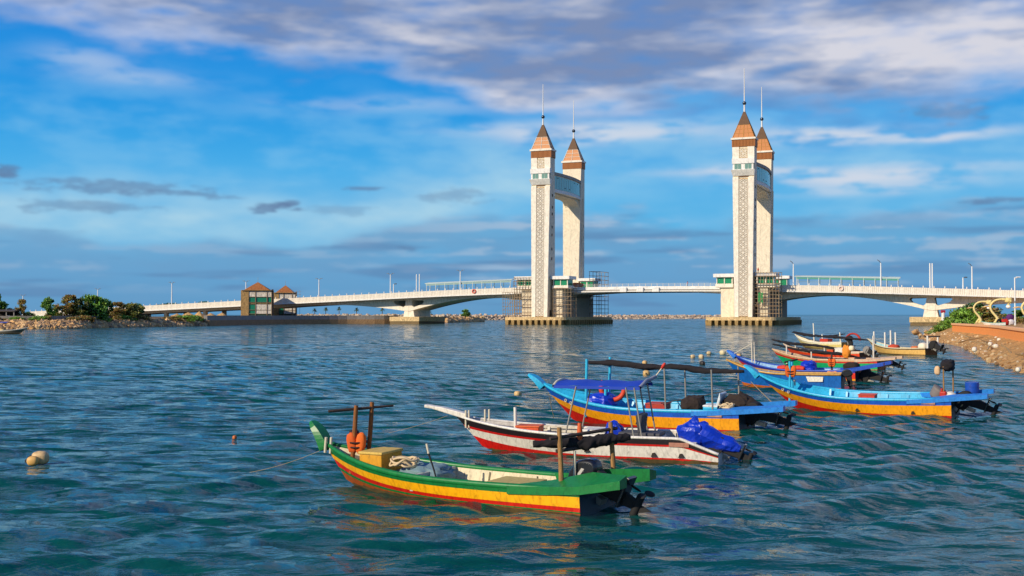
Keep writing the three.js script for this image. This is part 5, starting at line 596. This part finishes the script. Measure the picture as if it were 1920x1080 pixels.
// 6 ---- red and orange boat with blue sheer
{
  const T = boat('fishing_boat', 'red and orange striped boat with blue upturned bow and blue stern planks', [1604, 719], [1413, 711], { B: 1.6, hs: 0.62, hm: 0.52, hb: 1.12, over: 0.95, beak: 1.0, dy: -0.28, heel: 0.04 }), F = T.F, blue = paint(0x1f4fb8), red = paint(0xd8300f), org = paint(0xe8960e);
  buildHull(T, F, [['sheer_band', paint(0x3a2f9c), k1(0.78), k1(1)], ['hull_side', red, bowUp(0.36, 0.6), k1(0.783)], ['hull_stripe', org, bowUp(0.22, 0.45), bowUp(0.363, 0.603)], ['hull_bottom', paint(0x34404a), k1(0), bowUp(0.223, 0.453)]], { transom: paint(0x27303a), inner: paint(0x9cc4e0), gunwale: blue, ribs: [1.4, 2.6, 3.8], rail: 0.05, floor: 0.22 });
  sternWings(T, F, blue, 1.25, 0.32, 0.36, 0.03); bowBoard(T, F, paint(0x2a78d8), 0.6, 0.16, 0.8, 0.25); outboard(T, -0.4, F.sheer(0) - 0.42, 0, -1.3, blackMatt, 1.0);
  for (const z of [-0.1, 0.2]) post(T, 5.1, 0.5, z, 1.75, 0.03, M(0xd8ccb4, 0.7), 0.0, 0.0); post(T, 1.15, 0.4, -0.4, 1.3, 0.05, darkPole, 0, 0.02);
  mesh('stay', rod([6.3, 1.05, 0], [5.1, 1.7, 0], 0.018), ropePale, T);
  stow(T, mesh('blue_cover', [crumple(0.36, 0.28, 0.34, 61)], blueTarp), 2.35, 0.95, 0, 0, 'blue tarpaulin mound amidships in the red and orange striped boat', 'tarpaulin');
  for (const [x, l] of [[3.45, 'long red roll forward in the striped boat'], [2.75, 'short red roll beside the blue mound']]) stow(T, mesh('red_roll', limb([[-0.3, 0, 0], [0, 0.02, 0], [0.3, 0, 0]], [0.1, 0.13, 0.1], 10, 10, 0.12), M(0xcf3a1c, 0.7)), x, 0.86, -0.3, 0, l, 'roll', 'red rolls in the striped boat');
  const v = vest(7); stow(T, v, 1.12, 1.05, -0.45, 0.2, 'orange yellow life vest on the stern post of the striped boat', 'life vest'); stow(T, mesh('net_heap', lump(0.3, 0.22, 0.25, 0.35, 2.5, 71, 22, 14, 0.4), cloth(0xcf8a60)), 1.0, 0.62, -0.68, 0, 'orange pink net hanging over the side of the striped boat', 'net'); stow(T, mesh('covered_box', lump(0.34, 0.2, 0.34, 0.15, 1.6, 66, 22, 14, 0.2), brownTarp), 0.45, 0.98, 0.2, 0, 'low brown cover at the stern of the striped boat', 'covered box');
}
// 7 ---- green boat
{
  const T = boat('fishing_boat', 'bright green hulled boat with red rubbing band and cream gunwale', [1645, 695], [1474, 689], { B: 1.6, hs: 0.6, hm: 0.54, hb: 1.05, over: 0.85, beak: 1.0, dy: -0.3, heel: 0.03 }), F = T.F, gr = paint(0x14a868);
  buildHull(T, F, [['sheer_band', paint(0xd8a878), k1(0.86), k1(1)], ['hull_stripe', paint(0xc8281c), k1(0.7), k1(0.863)], ['hull_side', gr, k1(0.14), k1(0.703)], ['hull_bottom', paint(0xa8783a), k1(0), k1(0.143)]], { transom: paint(0x2a3a34), inner: paint(0xb8a488), gunwale: paint(0xd9b48c), ribs: [1.4, 2.8], rail: 0.05, floor: 0.22 }); sternWings(T, F, paint(0xd0b090), 1.0, 0.15, 0.36, 0.03);
  outboard(T, -0.5, F.sheer(0) - 0.3, 0, -1.2, M(0x6a6866, 0.5), 0.85); for (const [x, y] of [[0.4, 1.9], [4.0, 0.95], [5.5, 1.3]]) post(T, x, 0.5, -0.1, y, 0.05, M(0xd8d0c0, 0.7), 0, 0);
  stow(T, mesh('rolled_cover', rolled([[6.4, 0.4, 0], [5, 0.12, 0], [3.8, -0.02, 0], [2.2, -0.12, 0], [1.2, -0.3, 0]], 0.1, blackCloth, 9), blackCloth), 0, 1.25, 0, 0, 'black rolled cover over the green boat', 'rolled cover', 'rolled covers of the far boats');
  stow(T, (() => { const m = mesh('orange_coat', lump(0.22, 0.36, 0.2, 0.25, 2, 81, 20, 14, 0.3), M(0xe08a28, 0.8)); return m; })(), 1.85, 1.3, -0.3, 0, 'orange coat hung at the stern of the green boat', 'coat'); stow(T, mesh('cream_float', lump(0.16, 0.15, 0.16, 0.08, 1.5, 3, 14, 10), M(0xe8d8b0, 0.6)), 1.55, 1.5, -0.3, 0, 'cream float beside the orange coat', 'float');
}
// 8 ---- orange boat
{
  const T = boat('fishing_boat', 'plain orange red hulled boat beyond the green boat', [1612, 677], [1490, 672], { B: 1.6, hs: 0.56, hm: 0.48, hb: 1.0, over: 0.95, beak: 1.0, dy: -0.3, heel: 0.03 }), F = T.F;
  buildHull(T, F, [['sheer_band', paint(0xd8b898), k1(0.9), k1(1)], ['hull_side', paint(0xe0481a), k1(0.2), k1(0.903)], ['hull_bottom', paint(0x3c2c28), k1(0), k1(0.203)]], { transom: paint(0x3a2c28), inner: paint(0xb8a890), gunwale: paint(0xdcc4a8), ribs: [1.6, 3], rail: 0.05, floor: 0.22 });
  for (let i = 0; i < 4; i++) { const s = 0.1 + i * 0.06, [px, py, pz] = F.P(s, F.vOf(s, F.sheer(s) * 0.55), -1); mesh('hull_slash', extrude([[-0.1, -0.12], [-0.02, -0.12], [0.14, 0.12], [0.06, 0.12]], 0.015).translate(px, py, pz - 0.02), paint(0x9c2410), T); }
  outboard(T, -0.2, F.sheer(0) + 0.0, 0, -1.0, M(0x8a8680, 0.5), 0.9); for (const [x, y] of [[3.2, 0.95], [5.6, 1.15]]) post(T, x, 0.5, 0, y, 0.05, M(0xd8d0c0, 0.7), 0, 0);
  stow(T, mesh('rolled_cover', rolled([[7.6, 0.35, 0], [6, 0.1, 0], [4, 0, 0], [2, -0.2, 0], [0.4, -0.3, 0]], 0.11, blackCloth, 11), blackCloth), 0, 1.25, 0, 0, 'black rolled cover over the orange red boat', 'rolled cover', 'rolled covers of the far boats'); stow(T, crate(0.6, 0.36, 0.5, paint(0xe4e0d4, 0.5), paint(0xefece2, 0.5)), 1.9, 0.72, 0, 0, 'white box in the orange red boat', 'storage box'); stow(T, crate(0.5, 0.24, 0.5, paint(0xd85020, 0.5), paint(0xe06a30, 0.5)), 2.6, 0.72, 0, 0, 'orange box beside the white box', 'storage box');
}
// 9 ---- cream yellow boat furthest away, 10 ---- cream boat by the beach
{
  const T = boat('fishing_boat', 'pale yellow boat furthest away beyond the orange red boat', [1578, 655], [1506, 652], { B: 1.7, hs: 0.62, hm: 0.55, hb: 1.25, over: 1.1, beak: 1.0, dy: -0.35 }), F = T.F, c = paint(0xe0c878);
  buildHull(T, F, [['sheer_band', paint(0xf0e6c0), k1(0.7), k1(1)], ['hull_side', c, k1(0.2), k1(0.703)], ['hull_bottom', paint(0x8c7440), k1(0), k1(0.203)]], { transom: paint(0x8c7a50), inner: paint(0xe8dcb8), gunwale: paint(0xf4ecd0), ribs: [1.6, 3], rail: 0.06, floor: 0.22 });
  for (const [x, y] of [[0.6, 1.5], [2.8, 1.3], [3.9, 2.3]]) post(T, x, 0.6, -0.2, y, 0.06, M(0xe0dccc, 0.7), 0.1, 0); outboard(T, -0.2, F.sheer(0) + 0.1, 0, -0.3, blackMatt, 1.1);
  stow(T, mesh('rolled_cover', rolled([[6.8, 0.5, 0], [5, 0.25, 0], [3, 0.15, 0], [1, 0.1, 0], [-3.5, -0.1, -0.3]], 0.12, blackCloth, 13), blackCloth), 0, 1.3, -0.2, 0, 'black rolled cover reaching beyond the pale yellow boat', 'rolled cover', 'rolled covers of the far boats'); stow(T, mesh('rolled_cover', rolled([[7.0, 0.5, 0], [5, 0.25, 0.1], [2.5, 0.15, 0], [0.5, 0.35, 0]], 0.09, blackCloth, 15), blackCloth), 0, 1.35, 0.2, 0, 'upper thin rolled cover on the pale yellow boat', 'rolled cover', 'rolled covers of the far boats');
  { const g = new THREE.TorusGeometry(0.75, 0.1, 8, 20, Math.PI); stow(T, mesh('red_hoop', g.scale(1.1, 0.8, 1), cloth(0xb03020)), -0.5, 1.15, 0.2, 0, 'dark red hoop cover at the stern of the pale yellow boat', 'hoop cover'); } stow(T, crate(1.0, 0.3, 0.6, paint(0xc83820, 0.5), paint(0xd04c30, 0.5)), 2.6, 0.9, 0, 0, 'red box in the pale yellow boat', 'storage box');
}
{
  const T = boat('fishing_boat', 'cream boat with three white posts moored close to the right beach', [1735, 667], [1645, 663], { B: 1.6, hs: 0.55, hm: 0.48, hb: 1.15, over: 1.0, beak: 1.0, dy: -0.25 }), F = T.F, c = paint(0xe6b868);
  buildHull(T, F, [['sheer_band', paint(0x3a3634), k1(0.82), k1(1)], ['hull_side', c, k1(0.14), k1(0.823)], ['hull_bottom', paint(0x7a5a30), k1(0), k1(0.143)]], { transom: paint(0x3a3028), inner: paint(0x9cc8c8), gunwale: paint(0xd8c8a0), ribs: [1.6, 3], rail: 0.05, floor: 0.22 });
  for (const [x, z, y] of [[4.3, -0.2, 1.7], [4.0, 0.1, 1.85], [3.7, 0.3, 1.7], [5.6, 0, 1.75], [0.1, -0.3, 1.5], [-0.35, 0.3, 1.5]]) post(T, x, 0.5, z, y, 0.07, M(0xe4e0d4, 0.6), 0, 0); mesh('crossbar', rod([0.3, 1.42, -0.4], [-0.5, 1.45, 0.4], 0.06), darkPole, T);
  outboard(T, -0.3, F.sheer(0) + 0.05, 0, -1.1, blackMatt, 1.15); stow(T, mesh('cream_tank', lump(0.36, 0.36, 0.34, 0.06, 1.5, 5, 18, 14), M(0xe8dcc0, 0.6)), 0.75, 0.85, 0, 0, 'cream round tank at the stern of the cream boat', 'tank'); stow(T, mesh('red_net', lump(0.5, 0.24, 0.35, 0.3, 2, 95, 20, 14, 0.3), cloth(0xc0482c)), 3.6, 0.75, 0, 0, 'red net heap at the posts of the cream boat', 'net'); stow(T, mesh('orange_net', lump(0.35, 0.18, 0.3, 0.3, 2, 97, 20, 14, 0.3), cloth(0xd87840)), 1.5, 0.75, 0, 0, 'orange net heap next to the cream tank', 'net');
}
// 11 ---- grey boat at the far left bank, heading right
{
  const p = level(-42, 626), T = thing('fishing_boat', 'grey boat with blue awning by the left bank, cut by the photo edge', 'boat', [p.x, 0, p.z], -0.12), F = hullForm({ Lw: 7.6, L: 9.0, B: 1.8, hs: 0.55, hm: 0.5, hb: 1.1 }); buildHull(T, F, [['sheer_band', paint(0xb8b4a8), k1(0.75), k1(1)], ['hull_side', paint(0x6f6658), k1(0.2), k1(0.753)], ['hull_bottom', paint(0x4c4436), k1(0), k1(0.203)]], { transom: paint(0x4c4436), inner: paint(0x8a8478), gunwale: paint(0xc8c4b8), rail: 0.06 });
  mesh('awning', sheet(14, 6, (a, b) => { const th = (b - 0.5) * 2.2; return [lerp(2.6, 5.6, a), 1.75 + 0.25 * Math.cos(th), Math.sin(th) * 0.9]; }), M(0x1c48a8, 0.7), T); for (const x of [2.8, 5.4]) for (const z of [-0.7, 0.7]) mesh('awning_leg', rod([x, 0.3, z], [x, 1.85, z], 0.03), galv, T); stow(T, mesh('cargo_heap', lump(0.5, 0.3, 0.4, 0.3, 2, 101, 18, 12, 0.2), cloth(0xd8c088)), 4.2, 0.5, 0, 0, 'cream cargo heap under the blue awning by the left bank', 'cargo');
}

// ------------------------------------------------------------ stair houses at the left end of the span
function stairHouse(px, dist, w, label, scaffolded) {
  const T = thing('stair_house', label, 'building', [(px - 960) / FOC * dist, 2.3, -dist], 0.1, 'stair houses'), H = 10.1, D = 8, brown = M(0xba965e, 0.85, { map: T_stain }), frame = M(0x7c6a52, 0.8), pale = M(0xf0e6d4, 0.8, { map: T_stain }), tile = M(0xb8743a, 0.8, { map: T_stain });
  const x0 = -w / 2, xa = x0 + w * 0.25; mesh('wall', [span(x0, -x0, 0, H, -D, -0.35)], brown, T); mesh('blind_wall', [span(x0, xa, 0, H, -0.35, 0.1)], brown, T);
  const cols = [0, 0.3, 0.8, 1], rows = [0, 0.14, 0.28, 0.5, 0.56, 0.76, 0.97], glass = (r, c) => r === 4 || (c === 0 && r < 4) || r === 0;
  for (let r = 0; r < 6; r++) for (let c = 0; c < 3; c++) { const a = lerp(xa, -x0, cols[c]) + 0.14, b = lerp(xa, -x0, cols[c + 1]) - 0.14, y0 = rows[r] * H + 0.08, y1 = rows[r + 1] * H - 0.08; if (r === 3) continue; mesh(glass(r, c) ? 'window' : 'panel', [span(a, b, y0, y1, -0.36, glass(r, c) ? -0.28 : -0.12)], glass(r, c) ? (r === 0 ? M(0x2c4a3a, 0.5) : M(0x1f7a5c, 0.2)) : pale, T); }
  for (const c of cols) { const x = lerp(xa, -x0, c); mesh('column', span(x - 0.14, x + 0.14, 0, H, -0.34, 0.06), frame, T); } for (const r of rows.slice(1)) mesh('beam', span(xa + 0.15, -x0 - 0.15, r * H - 0.08, r * H + 0.08, -0.34, 0.0), frame, T);
  mesh('side_fin', span(-x0, -x0 + 0.5, 0, H + 0.4, -1.6, -0.2), M(0x3c342c, 0.8), T);
  const roof = mesh('roof', frustum(H, [x0 + 0.9, -x0 - 0.6, -D - 0.2, 0.5], H + 3.1, [-0.1, 0.3, -D / 2 - 0.1, -D / 2 + 0.1]), tile, T); const rows2 = []; for (let k = 1; k < 9; k++) { const t = k / 9, q = (a, b) => lerp(a, b, t); const r = [q(x0 + 0.9, -0.1) - 0.05, q(-x0 - 0.6, 0.3) + 0.05, q(-D - 0.2, -D / 2 - 0.1) - 0.05, q(0.5, -D / 2 + 0.1) + 0.05]; rows2.push(frustum(H + 3.1 * t - 0.04, r, H + 3.1 * t + 0.05, r.map((v, i) => v + (i % 2 ? -0.06 : 0.06)))); } mesh('tile_courses', rows2, M(0xa0602a, 0.85), roof); mesh('finial', rod([0.1, H + 3, -D / 2], [0.1, H + 5, -D / 2], 0.05), galv, roof);
  mesh('eaves', [frustum(H - 0.05, [x0 + 0.3, -x0 - 0.1, -D - 0.3, 0.6], H + 0.12, [x0 + 0.3, -x0 - 0.1, -D - 0.3, 0.6])], brown, roof); return T; }
stairHouse(480.5, 428, 11.2, 'brown stair house with green glass in front of the left ramp', false);
stairHouse(533, 474, 9.0, 'second brown stair house partly behind the bridge parapet', true);
{ const S = thing('scaffolding', 'thin scaffold at the right corner of the second stair house', 'scaffold', [(549 - 960) / FOC * 468, 2.3, -468], 0.1, 'scaffolds at the stair houses'); for (const x of [0, 1.4, 2.8]) mesh('standard', cyl(0.07, 0.07, 11, x, 5.5, 0, 6), galv, S); for (let y = 6; y < 11; y += 1.1) mesh('ledger', rod([-0.4, y, 0], [3.3, y, 0], 0.06), galv, S); }
{ const p = inland(14, 10, 2.2), T = thing('shed', 'dark open shed at the far left edge among the trees', 'shed', [p.x - 0.6, 2.2, p.z], 0.1); mesh('roof', box(5.6, 0.22, 4, 0, 2.0, 0, 0, 0.08), M(0x4b433e, 0.8), T); for (const x of [-2.6, -0.9, 0.9, 2.6]) mesh('post', span(x - 0.1, x + 0.1, 0, 2, 1.6, 1.8), M(0x9a9288, 0.8), T); mesh('back_wall', span(-2.7, 2.7, 0, 1.95, -1.8, -1.6), M(0x2c2623, 0.9), T); mesh('tank', lump(0.4, 0.4, 0.4, 0.05, 1, 3, 14, 10).translate(1.3, 0.5, 1.2), M(0xd8d4cc, 0.6), T); }
{ const p = V((1768 - 960) / FOC * 352, 1.6, -352), T = thing('channel_beacon', 'white channel beacon with red square top right of the right pier', 'beacon', [p.x, p.y, p.z]); mesh('post', cyl(0.45, 0.55, 2.6, 0, 1.1, 0, 12), M(0xe6e2d8, 0.6), T); mesh('top_mark', rbox(1.2, 0.8, 0.8, 0.05, 0, 2.7, 0), M(0xa81c34, 0.6), T); }

// ------------------------------------------------------------ scroll lamps on the promenade
function scrollLamp(px, dist, h, label) {
  const T = thing('scroll_lamp', label, 'lamp', [(px - 960) / FOC * dist, 1.75, -dist], -0.35, 'scroll lamps on the promenade'), cr = M(0xe9d48e, 0.6, { map: T_paint }), k = (x, y, z = 0) => [x * h, y * h, z];
  mesh('pedestal', [rbox(0.34 * h, 0.14 * h, 0.3 * h, 0.03, 0, 0.05 * h, 0)], M(0xd8b884, 0.85, { map: T_stain }), T);
  const st = mesh('scroll_stem', [limb([k(0.0, 0.08), k(0.05, 0.2), k(-0.02, 0.38), k(-0.17, 0.58), k(-0.21, 0.76), k(-0.1, 0.93), k(0.1, 1.0), k(0.3, 0.99), k(0.4, 0.95)], [0.12 * h, 0.1 * h, 0.07 * h, 0.055 * h, 0.058 * h, 0.06 * h, 0.06 * h, 0.065 * h, 0.04 * h], 50, 9, 0.06, 0.7, 1), limb([k(0.02, 0.3), k(-0.06, 0.2), k(-0.14, 0.1)], [0.05 * h, 0.04 * h, 0.03 * h], 10, 7), limb([k(0.05, 0.2), k(0.12, 0.13), k(0.2, 0.1)], [0.04 * h, 0.035 * h, 0.02 * h], 10, 7)], cr, T);
  const studs = []; for (let i = 0; i < 9; i++) { const t = i / 9, x = lerp(-0.21, 0.28, t), y = 0.76 + 0.24 * Math.sin(t * 1.75); studs.push(ball(0.014 * h, x * h, y * h, 0.035 * h)); } mesh('studs', studs, M(0x4a3a22, 0.8), st);
  const hd = mesh('scroll_head', [lump(0.12 * h, 0.09 * h, 0.07 * h, 0.3, 2, px).translate(0.38 * h, 0.97 * h, 0), limb([k(0.32, 1.0), k(0.35, 1.07), k(0.34, 1.1)], [0.03 * h, 0.02 * h, 0.005 * h], 8, 6), limb([k(0.4, 1.0), k(0.46, 1.06), k(0.47, 1.08)], [0.03 * h, 0.018 * h, 0.005 * h], 8, 6), limb([k(0.42, 0.95), k(0.47, 0.9), k(0.43, 0.84)], [0.035 * h, 0.025 * h, 0.012 * h], 8, 6)], cr, T);
  const lampG = mesh('lamp_globe', [new THREE.SphereGeometry(0.085 * h, 20, 14).scale(1, 0.82, 1).translate(0.38 * h, 0.74 * h, 0)], M(0xf2f0ea, 0.35), T); mesh('globe_cap', [cyl(0.02 * h, 0.07 * h, 0.05 * h, 0.38 * h, 0.82 * h, 0), rod(k(0.38, 0.84), k(0.38, 0.95), 0.012 * h)], cr, lampG);
  mesh('side_leaf', [limb([k(-0.2, 0.72), k(-0.3, 0.75), k(-0.4, 0.74), k(-0.5, 0.72)], [0.02 * h, 0.05 * h, 0.055 * h, 0.02 * h], 14, 8, 0.15, 0.5)], M(0xe8c080, 0.6, { map: T_paint }), T); return T; }
scrollLamp(1836, 152, 3.1, 'leftmost cream scroll lamp on the right promenade'); scrollLamp(1869, 124, 3.0, 'second cream scroll lamp, the one with the clear blue sky inside its hook'); scrollLamp(1929, 104, 2.7, 'cream scroll lamp cut by the right edge of the photo');
{ const T = thing('street_lamp', 'white street lamp with short arm near the right edge', 'street lamp', [(1903 - 960) / FOC * 142, 1.8, -142], -0.2); mesh('post', cyl(0.07, 0.1, 5.9, 0, 2.95, 0, 8), M(0xe2e4e2, 0.5), T); mesh('arm', rod([0, 5.8, 0], [0.5, 5.95, 0], 0.05), M(0xe2e4e2, 0.5), T); mesh('lamp_head', rbox(0.55, 0.1, 0.2, 0.03, 0.4, 5.95, 0), M(0xe8e8e6, 0.5), T); mesh('collar', cyl(0.11, 0.11, 0.3, 0, 2.9, 0, 8), M(0x8a8680, 0.5), T); }
// boats and goods drawn up on the promenade
{ const z = 116, X = (px) => (px - 960) / FOC * z, T = thing('dinghy', 'small white and green dinghy drawn up on the right promenade', 'boat', [X(1884), 1.95, -z], 2.9), F = hullForm({ Lw: 1.9, L: 2.3, B: 0.9, hs: 0.36, hm: 0.32, hb: 0.5 }); buildHull(T, F, [['hull_side', paint(0xe8ece6), k1(0.3), k1(1)], ['hull_bottom', paint(0x3c9a6a), k1(0), k1(0.303)]], { transom: paint(0xd8dcd6), inner: paint(0xb8c4bc), gunwale: paint(0x58a884), rail: 0.03, floor: 0.1 });
  const good = (n, g, m, px, y, l, c, dz = 0) => { const o = mesh(n, g, m); o.position.set(X(px), y, -z - 1.2 - dz); tag(o, l, c); };
  good('red_sack', lump(0.4, 0.32, 0.36, 0.2, 2, 3, 18, 12, 0.2), cloth(0xb8281c), 1893, 2.35, 'red sack behind the dinghy on the promenade', 'sack'); good('white_sack', lump(0.36, 0.32, 0.34, 0.2, 2, 7, 18, 12, 0.2), cloth(0xd8d0d0), 1904, 2.35, 'white sack behind the dinghy on the promenade', 'sack'); good('purple_bundle', lump(0.34, 0.3, 0.3, 0.2, 2, 9, 18, 12, 0.2), cloth(0x5c2a6a), 1903, 2.85, 'purple bundle on top of the sacks', 'bundle'); good('dark_drum', cyl(0.3, 0.3, 0.85, 0, 0, 0, 18), paint(0x27304c), 1898.5, 2.45, 'dark blue drum between the sacks', 'drum', 0.5);
  const tyre = mesh('tyre', put(new THREE.TorusGeometry(0.34, 0.12, 10, 22), 0, 0, 0, 0.7), M(0x1c1a18, 0.9)); tyre.position.set(X(1876), 2.25, -z - 0.4); tag(tyre, 'black tyre standing beside the second scroll lamp', 'tyre'); }
// ------------------------------------------------------------ floating things
for (const [px, py, w, col, label] of [[76, 866, 0.34, 0xd9b680, 'large cream buoy floating at the far left of the water'], [971, 743, 0.3, 0xd8b478, 'cream buoy left of the blue bow with the long black roll'], [1209, 683, 0.36, 0xd8b070, 'upper of two cream buoys above the blue awning'], [1212, 704, 0.42, 0xd0ab6c, 'lower of two cream buoys just under the long black roll'], [1299, 671, 0.36, 0xd8c090, 'left buoy of the far group by the bows'], [1315, 671, 0.38, 0xdcc494, 'second buoy of the far group by the bows'], [1329, 664, 0.36, 0xd4bc8c, 'small tilted buoy of the far group'], [1355, 664, 0.5, 0xe0d0a4, 'palest and largest buoy of the far group'], [1385, 670, 0.44, 0xc8a468, 'buoy beside the stay of the striped boat'], [1317, 684, 0.36, 0x2a2624, 'black buoy under the far cream buoys'], [440, 824, 0.12, 0xd07030, 'tiny orange float alone in the left water']]) { const p = level(px, py), g = thing('buoy', label, 'buoy', [p.x, 0.03, p.z], rr(0, 6), 'mooring buoys'); mesh('buoy_body', lump(w * 0.5, w * 0.42, w * 0.42, 0.06, 1.3, px, 20, 14).translate(0, w * 0.16, 0), M(col, 0.55, { map: T_paint }), g); mesh('buoy_eye', [put(new THREE.TorusGeometry(w * 0.1, w * 0.04, 6, 12), w * 0.58, w * 0.18, 0)], M(0x3a322a, 0.8), g); }
{ const p = level(62, 868), g = thing('buoy', 'small cream float touching the large buoy at the far left', 'buoy', [p.x, 0.04, p.z], 0, 'mooring buoys'); mesh('buoy_body', lump(0.12, 0.1, 0.1, 0.06, 1.3, 2, 16, 12), M(0xd8a85c, 0.55), g); mesh('buoy_eye', put(new THREE.TorusGeometry(0.03, 0.012, 5, 10), -0.13, 0, 0), M(0x3a322a, 0.8), g); }
// mooring lines, sagging into the water
function line(a, b, sag, r, label) { const pts = []; for (let i = 0; i <= 12; i++) { const t = i / 12, p = a.clone().lerp(b, t); pts.push([p.x, p.y - sag * 4 * t * (1 - t), p.z]); } const o = mesh('mooring_line', tube(pts, r, 40, 5), M(0x9a8a6c, 0.95)); tag(o, label, 'rope', 'mooring lines'); }
line(depth(611, 840, 21.2), level(395, 893, -0.15), 0.12, 0.0045, 'pale mooring line running left from the green bow'); line(depth(843, 778, 26.3), level(690, 818, -0.15), 0.06, 0.0045, 'mooring line running left from the white prow'); line(depth(1240, 756, 31.2), depth(1408, 722, 37.6), 0.03, 0.016, 'mooring line from the boat with the black roll to the next bow'); line(depth(1408, 716, 37.8), depth(1455, 762, 31.5), 0.0, 0.014, 'short line from the right boat bow down to a blue stern plank'); line(level(1355, 817, 0.02), level(1480, 826, -0.1), 0, 0.014, 'line floating on the water behind the blue stern'); line(depth(1028, 736, 33.6), level(1040, 790, -0.1), 0.0, 0.01, 'thin line dropping from the blue bow into the water');

// ------------------------------------------------------------ people on the bridge
function figure() { // one continuous body from joined capsules
  const mc = new MarchingCubes(44, M(0xffffff), false, false, 60000), n = mc.size, bones = [[0, 1.5, 0, 0, 1.62, 0, 0.1, 0.1], [0, 1.36, 0, 0, 1.46, 0, 0.06, 0.06], [0, 0.95, 0, 0, 1.3, 0, 0.15, 0.17], [-0.17, 1.34, 0, -0.25, 1.05, 0.03, 0.055, 0.045], [-0.25, 1.05, 0.03, -0.22, 0.8, 0.1, 0.045, 0.035], [0.17, 1.34, 0, 0.25, 1.06, -0.02, 0.055, 0.045], [0.25, 1.06, -0.02, 0.23, 0.8, 0.06, 0.045, 0.035], [-0.09, 0.92, 0, -0.1, 0.48, 0.06, 0.09, 0.065], [-0.1, 0.48, 0.06, -0.1, 0.05, 0, 0.06, 0.045], [0.09, 0.92, 0, 0.1, 0.48, -0.02, 0.09, 0.065], [0.1, 0.48, -0.02, 0.1, 0.05, -0.1, 0.06, 0.045], [-0.1, 0.04, 0, -0.1, 0.04, 0.14, 0.05, 0.035], [0.1, 0.04, -0.1, 0.1, 0.04, 0.05, 0.05, 0.035]];
  for (let k = 0; k < n; k++) for (let j = 0; j < n; j++) for (let i = 0; i < n; i++) { const x = (i / n * 2 - 1) * 0.9, y = (j / n * 2 - 1) * 0.9 + 0.86, z = (k / n * 2 - 1) * 0.9; let d = 9; for (const [ax, ay, az, bx, by, bz, r0, r1] of bones) { const vx = bx - ax, vy = by - ay, vz = bz - az, t = clamp(((x - ax) * vx + (y - ay) * vy + (z - az) * vz) / (vx * vx + vy * vy + vz * vz), 0, 1), q = Math.hypot(x - ax - vx * t, y - ay - vy * t, z - az - vz * t) - lerp(r0, r1, t), h = clamp(0.5 + 0.5 * (d - q) / 0.04, 0, 1); d = d * (1 - h) + q * h - 0.04 * h * (1 - h); } mc.field[i + j * n + k * n * n] = -d; }
  mc.isolation = 0; mc.update(); const g = new THREE.BufferGeometry(); g.setAttribute('position', new THREE.BufferAttribute(mc.positionArray.slice(0, mc.count * 3), 3)); g.setAttribute('normal', new THREE.BufferAttribute(mc.normalArray.slice(0, mc.count * 3), 3)); g.scale(0.9, 0.9, 0.9).translate(0, 0.86, 0);
  const p = g.attributes.position, parts = { skin: [], shirt: [], trousers: [] }; for (let f = 0; f < p.count; f += 3) { const y = (p.getY(f) + p.getY(f + 1) + p.getY(f + 2)) / 3, ax = Math.abs(p.getX(f)); const key = y > 1.42 || (ax > 0.19 && y < 1.06) ? 'skin' : y > 0.93 ? 'shirt' : 'trousers'; parts[key].push(f, f + 1, f + 2); }
  g.clearGroups(); const idx = []; let at = 0; ['skin', 'shirt', 'trousers'].forEach((k, m) => { idx.push(...parts[k]); g.addGroup(at, parts[k].length, m); at += parts[k].length; }); g.setIndex(idx); metreUV(g); return g; }
const figureGeo = figure();
for (const [u, w, y, turn, shirt, label] of [[uAt(1290), -5.6, deckTop(34) - 0.85, 1.6, 0xc86a7a, 'person in a pink shirt walking on the lifting span'], [TOWER_GAP + 4.4, 1.4, 16.6, 0.2, 0xc83a1c, 'worker in orange red on top of the right tower scaffold'], [uAt(1731), -6.4, deckTop(121) - 1.95, 1.4, 0x8a98a8, 'person in grey behind the parapet left of the right twin masts'], [uAt(1777), -6.4, deckTop(132) - 1.95, -1.4, 0x3c3a44, 'person in dark clothes behind the right approach parapet']]) { const p = bridgePoint(u, y, w), o = new THREE.Mesh(figureGeo, [M(0x8a5a40, 0.7), M(shirt, 0.85), M(0x2c3040, 0.85)]); o.name = numbered('person'); o.position.set(p.x, p.y, p.z); o.rotation.y = B_TURN + turn; scene.add(o); tag(o, label, 'person'); const hair = mesh('hair', [new THREE.SphereGeometry(0.115, 14, 8, 0, 6.283, 0, 1.7).translate(0, 1.66, -0.012)], M(0x1c1614, 0.9), o); }
scene.traverse((o) => { if (o.isMesh) { o.castShadow = true; o.receiveShadow = true; } });
renderer.render(scene, camera);
